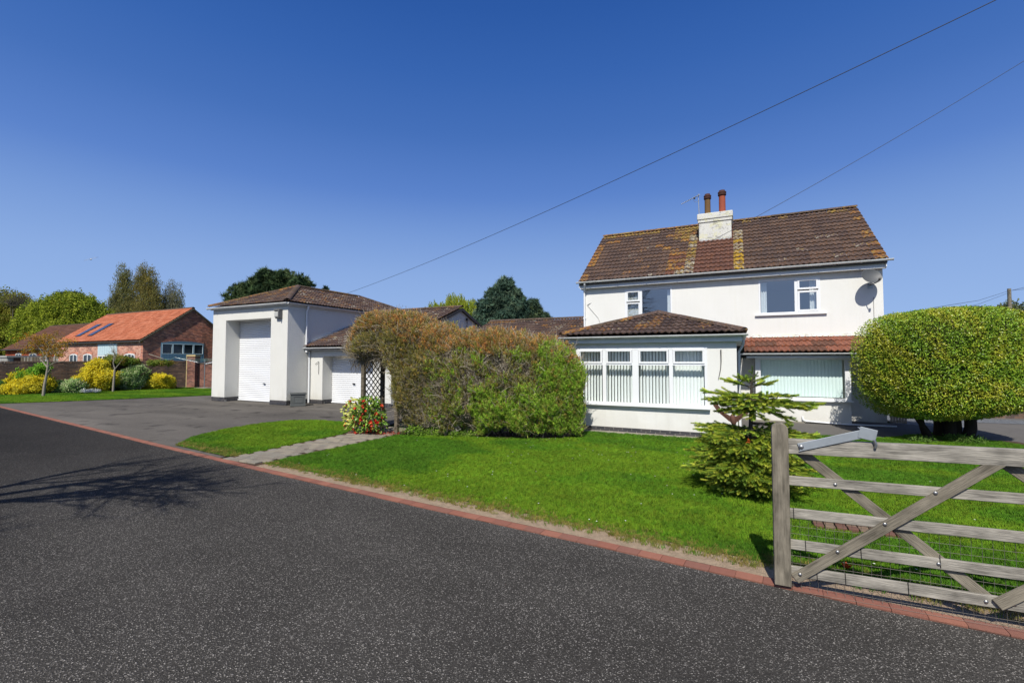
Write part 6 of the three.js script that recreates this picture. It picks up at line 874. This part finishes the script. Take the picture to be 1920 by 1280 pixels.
{ const t = single('gull', [new THREE.SphereGeometry(1, 10, 8).scale(.25, .1, .1).translate(-60, 27.2, -40), extr([[0, 0], [.3, .5], [.1, .95], [-.1, .4]], [], .03, (g) => g.rotateX(-1.1).translate(-60, 27.25, -40)), extr([[0, 0], [.3, -.5], [.1, -.95], [-.1, -.4]], [], .03, (g) => g.rotateX(-1.1).translate(-60, 27.25, -40))], std([.6, .6, .6]), 'tiny gull flying in the blue sky at far left', 'bird'); t.position.set(-27, -10.4, 6); }

// ------------------------------------------------------------------ grass blades on the lawns
{
  const tuft = (seed, n, rad, h, w) => { const r = rngOf(seed), out = []; for (let k = 0; k < n; k++) { const a = 2 * Math.PI * r(), q = rad * Math.sqrt(r()), p = V3(q * Math.cos(a), 0, q * Math.sin(a)), az = 2 * Math.PI * r(), l = h * (.55 + .6 * r()), lean = .25 + .55 * r(), s = V3(-Math.sin(az), 0, Math.cos(az)).multiplyScalar(w / 2), m = p.clone().add(V3(Math.cos(az) * l * lean * .35, l * .6, Math.sin(az) * l * lean * .35)), e = p.clone().add(V3(Math.cos(az) * l * lean, l * .95, Math.sin(az) * l * lean)); for (const v of [p.clone().add(s), p.clone().sub(s), m.clone().addScaledVector(s, .8), p.clone().sub(s), m.clone().addScaledVector(s, -.8), m.clone().addScaledVector(s, .8), m.clone().addScaledVector(s, .8), m.clone().addScaledVector(s, -.8), e]) out.push(v.x, v.y, v.z); } return triGeo(out); };
  const near = tuft(901, 22, .05, .036, .0042), far = tuft(902, 24, .11, .045, .009);
  const r = rngOf(903), c = V3(), col = (x, z) => { const a = fbm(x * .55 + 30, z * .9 + 30, 911, 3), b = fbm(x * 2.2 + 9, z * 2.2 + 9, 912, 3), base = a > .53 ? [.155, .275, .014] : a < .44 ? [.088, .208, .012] : [.118, .245, .012], f = (.76 + .48 * b) * (.86 + .28 * fbm(x * 7 + 5, z * 7 + 5, 913, 2)); return lin(base[0] * f * (.85 + .3 * r()), base[1] * f * (.88 + .24 * r()), base[2] * f); };
  const dead = (d) => d < .16 ? 1 : d < .46 ? 1 - (d - .16) / .3 : 0;
  const fill = (label, poly, geo, perM2, keep, s0, dry) => {
    const xs = poly.map((p) => p[0]), zs = poly.map((p) => p[1]), x0 = Math.min(...xs), x1 = Math.max(...xs), z0 = Math.min(...zs), z1 = Math.max(...zs), n = Math.floor((x1 - x0) * (z1 - z0) * perM2), list = [];
    for (let k = 0; k < n; k++) { const x = x0 + (x1 - x0) * r(), z = z0 + (z1 - z0) * r(); const dz = kz(x) - z - .17, dist = dry ? dz + .10 * (fbm(x * 3, z * 3, 915, 2) - .5) : 9; if (!inPoly(poly, x, z) || !keep(x, z)) continue; const dd = dry ? dead(dist) : 0; if (dist < .05 && r() < .97) continue; if (dist < .15 && r() < .55) continue; const co = r() < dd * .8 ? tint(r, [[.26, .20, .055], [.21, .19, .045], [.17, .18, .035]], .2, 1.15) : col(x, z); list.push({ p: V3(x, turfY - .004, z), s: s0 * (.75 + .5 * r()) * (dd > .3 ? .75 : 1), e: [.15 * (r() - .5), 6.28 * r(), .15 * (r() - .5)], c: co }); }
    const g = new THREE.Group(); const m = new THREE.InstancedMesh(geo, M.grassBlade, list.length), o = new THREE.Object3D(); m.name = numbered('grass'); shade(m); list.forEach((q, k) => { o.position.copy(q.p); o.rotation.set(...q.e); o.scale.setScalar(q.s); o.updateMatrix(); m.setMatrixAt(k, o.matrix); m.setColorAt(k, q.c); }); m.userData.kind = 'stuff'; scene.add(m); tag(m, label, 'grass');
  };
  const inView = (x, z, k = 1.25) => { const f = -x * .439 - z * .898, l = x * .898 - z * .439; return f > .5 && Math.abs(l) < k * f + 1; };
  const grown = [[-7.36, kz(-7.36) - .17], [-5.04, kz(-5.04) - .17], [-2.23, kz(-2.23) - .17], [.19, kz(.19) - .17], [1.64, kz(1.64) - .17], [9, -4.27], ...lawnMain.slice(11)];
  fill('short mown green grass of the main lawn in front of the house', grown, near, 1050, (x, z) => inView(x, z) && (z > -9.2 || r() < .55) && !(x > .62 && x < 1.52 && z > -6.15 && z < -5.9), 1, true);
  { const q = rngOf(921), out = []; for (let k = 0; k < 220; k++) { const x = -7.5 + 10 * q(), z = -4.9 - 7 * q(); if (!inPoly(lawnMain, x, z) || fbm(x * .8 + 70, z * .8 + 70, 923, 2) < .47) continue; for (let p = 0; p < 5; p++) { const a = p * 1.257; quadLeaf(out, V3(x, .043, z), V3(Math.cos(a), .25, Math.sin(a)).normalize(), V3(0, 1, 0), .011, .009); } } const d = single('daisies', triGeo(out), std([.85, .85, .8], { side: THREE.DoubleSide }), 'scattered tiny white daisies in the main lawn', 'flowers'); d.userData.kind = 'stuff'; }
  fill('short mown green grass on the island between drive and path', lawnIsland, near, 720, () => true, 1.15, true);
  fill('short mown grass of the far left lawn before the shrubs', lawnLeft, far, 130, (x, z) => inView(x, z), 1, false);
}
renderer.render(scene, camera);
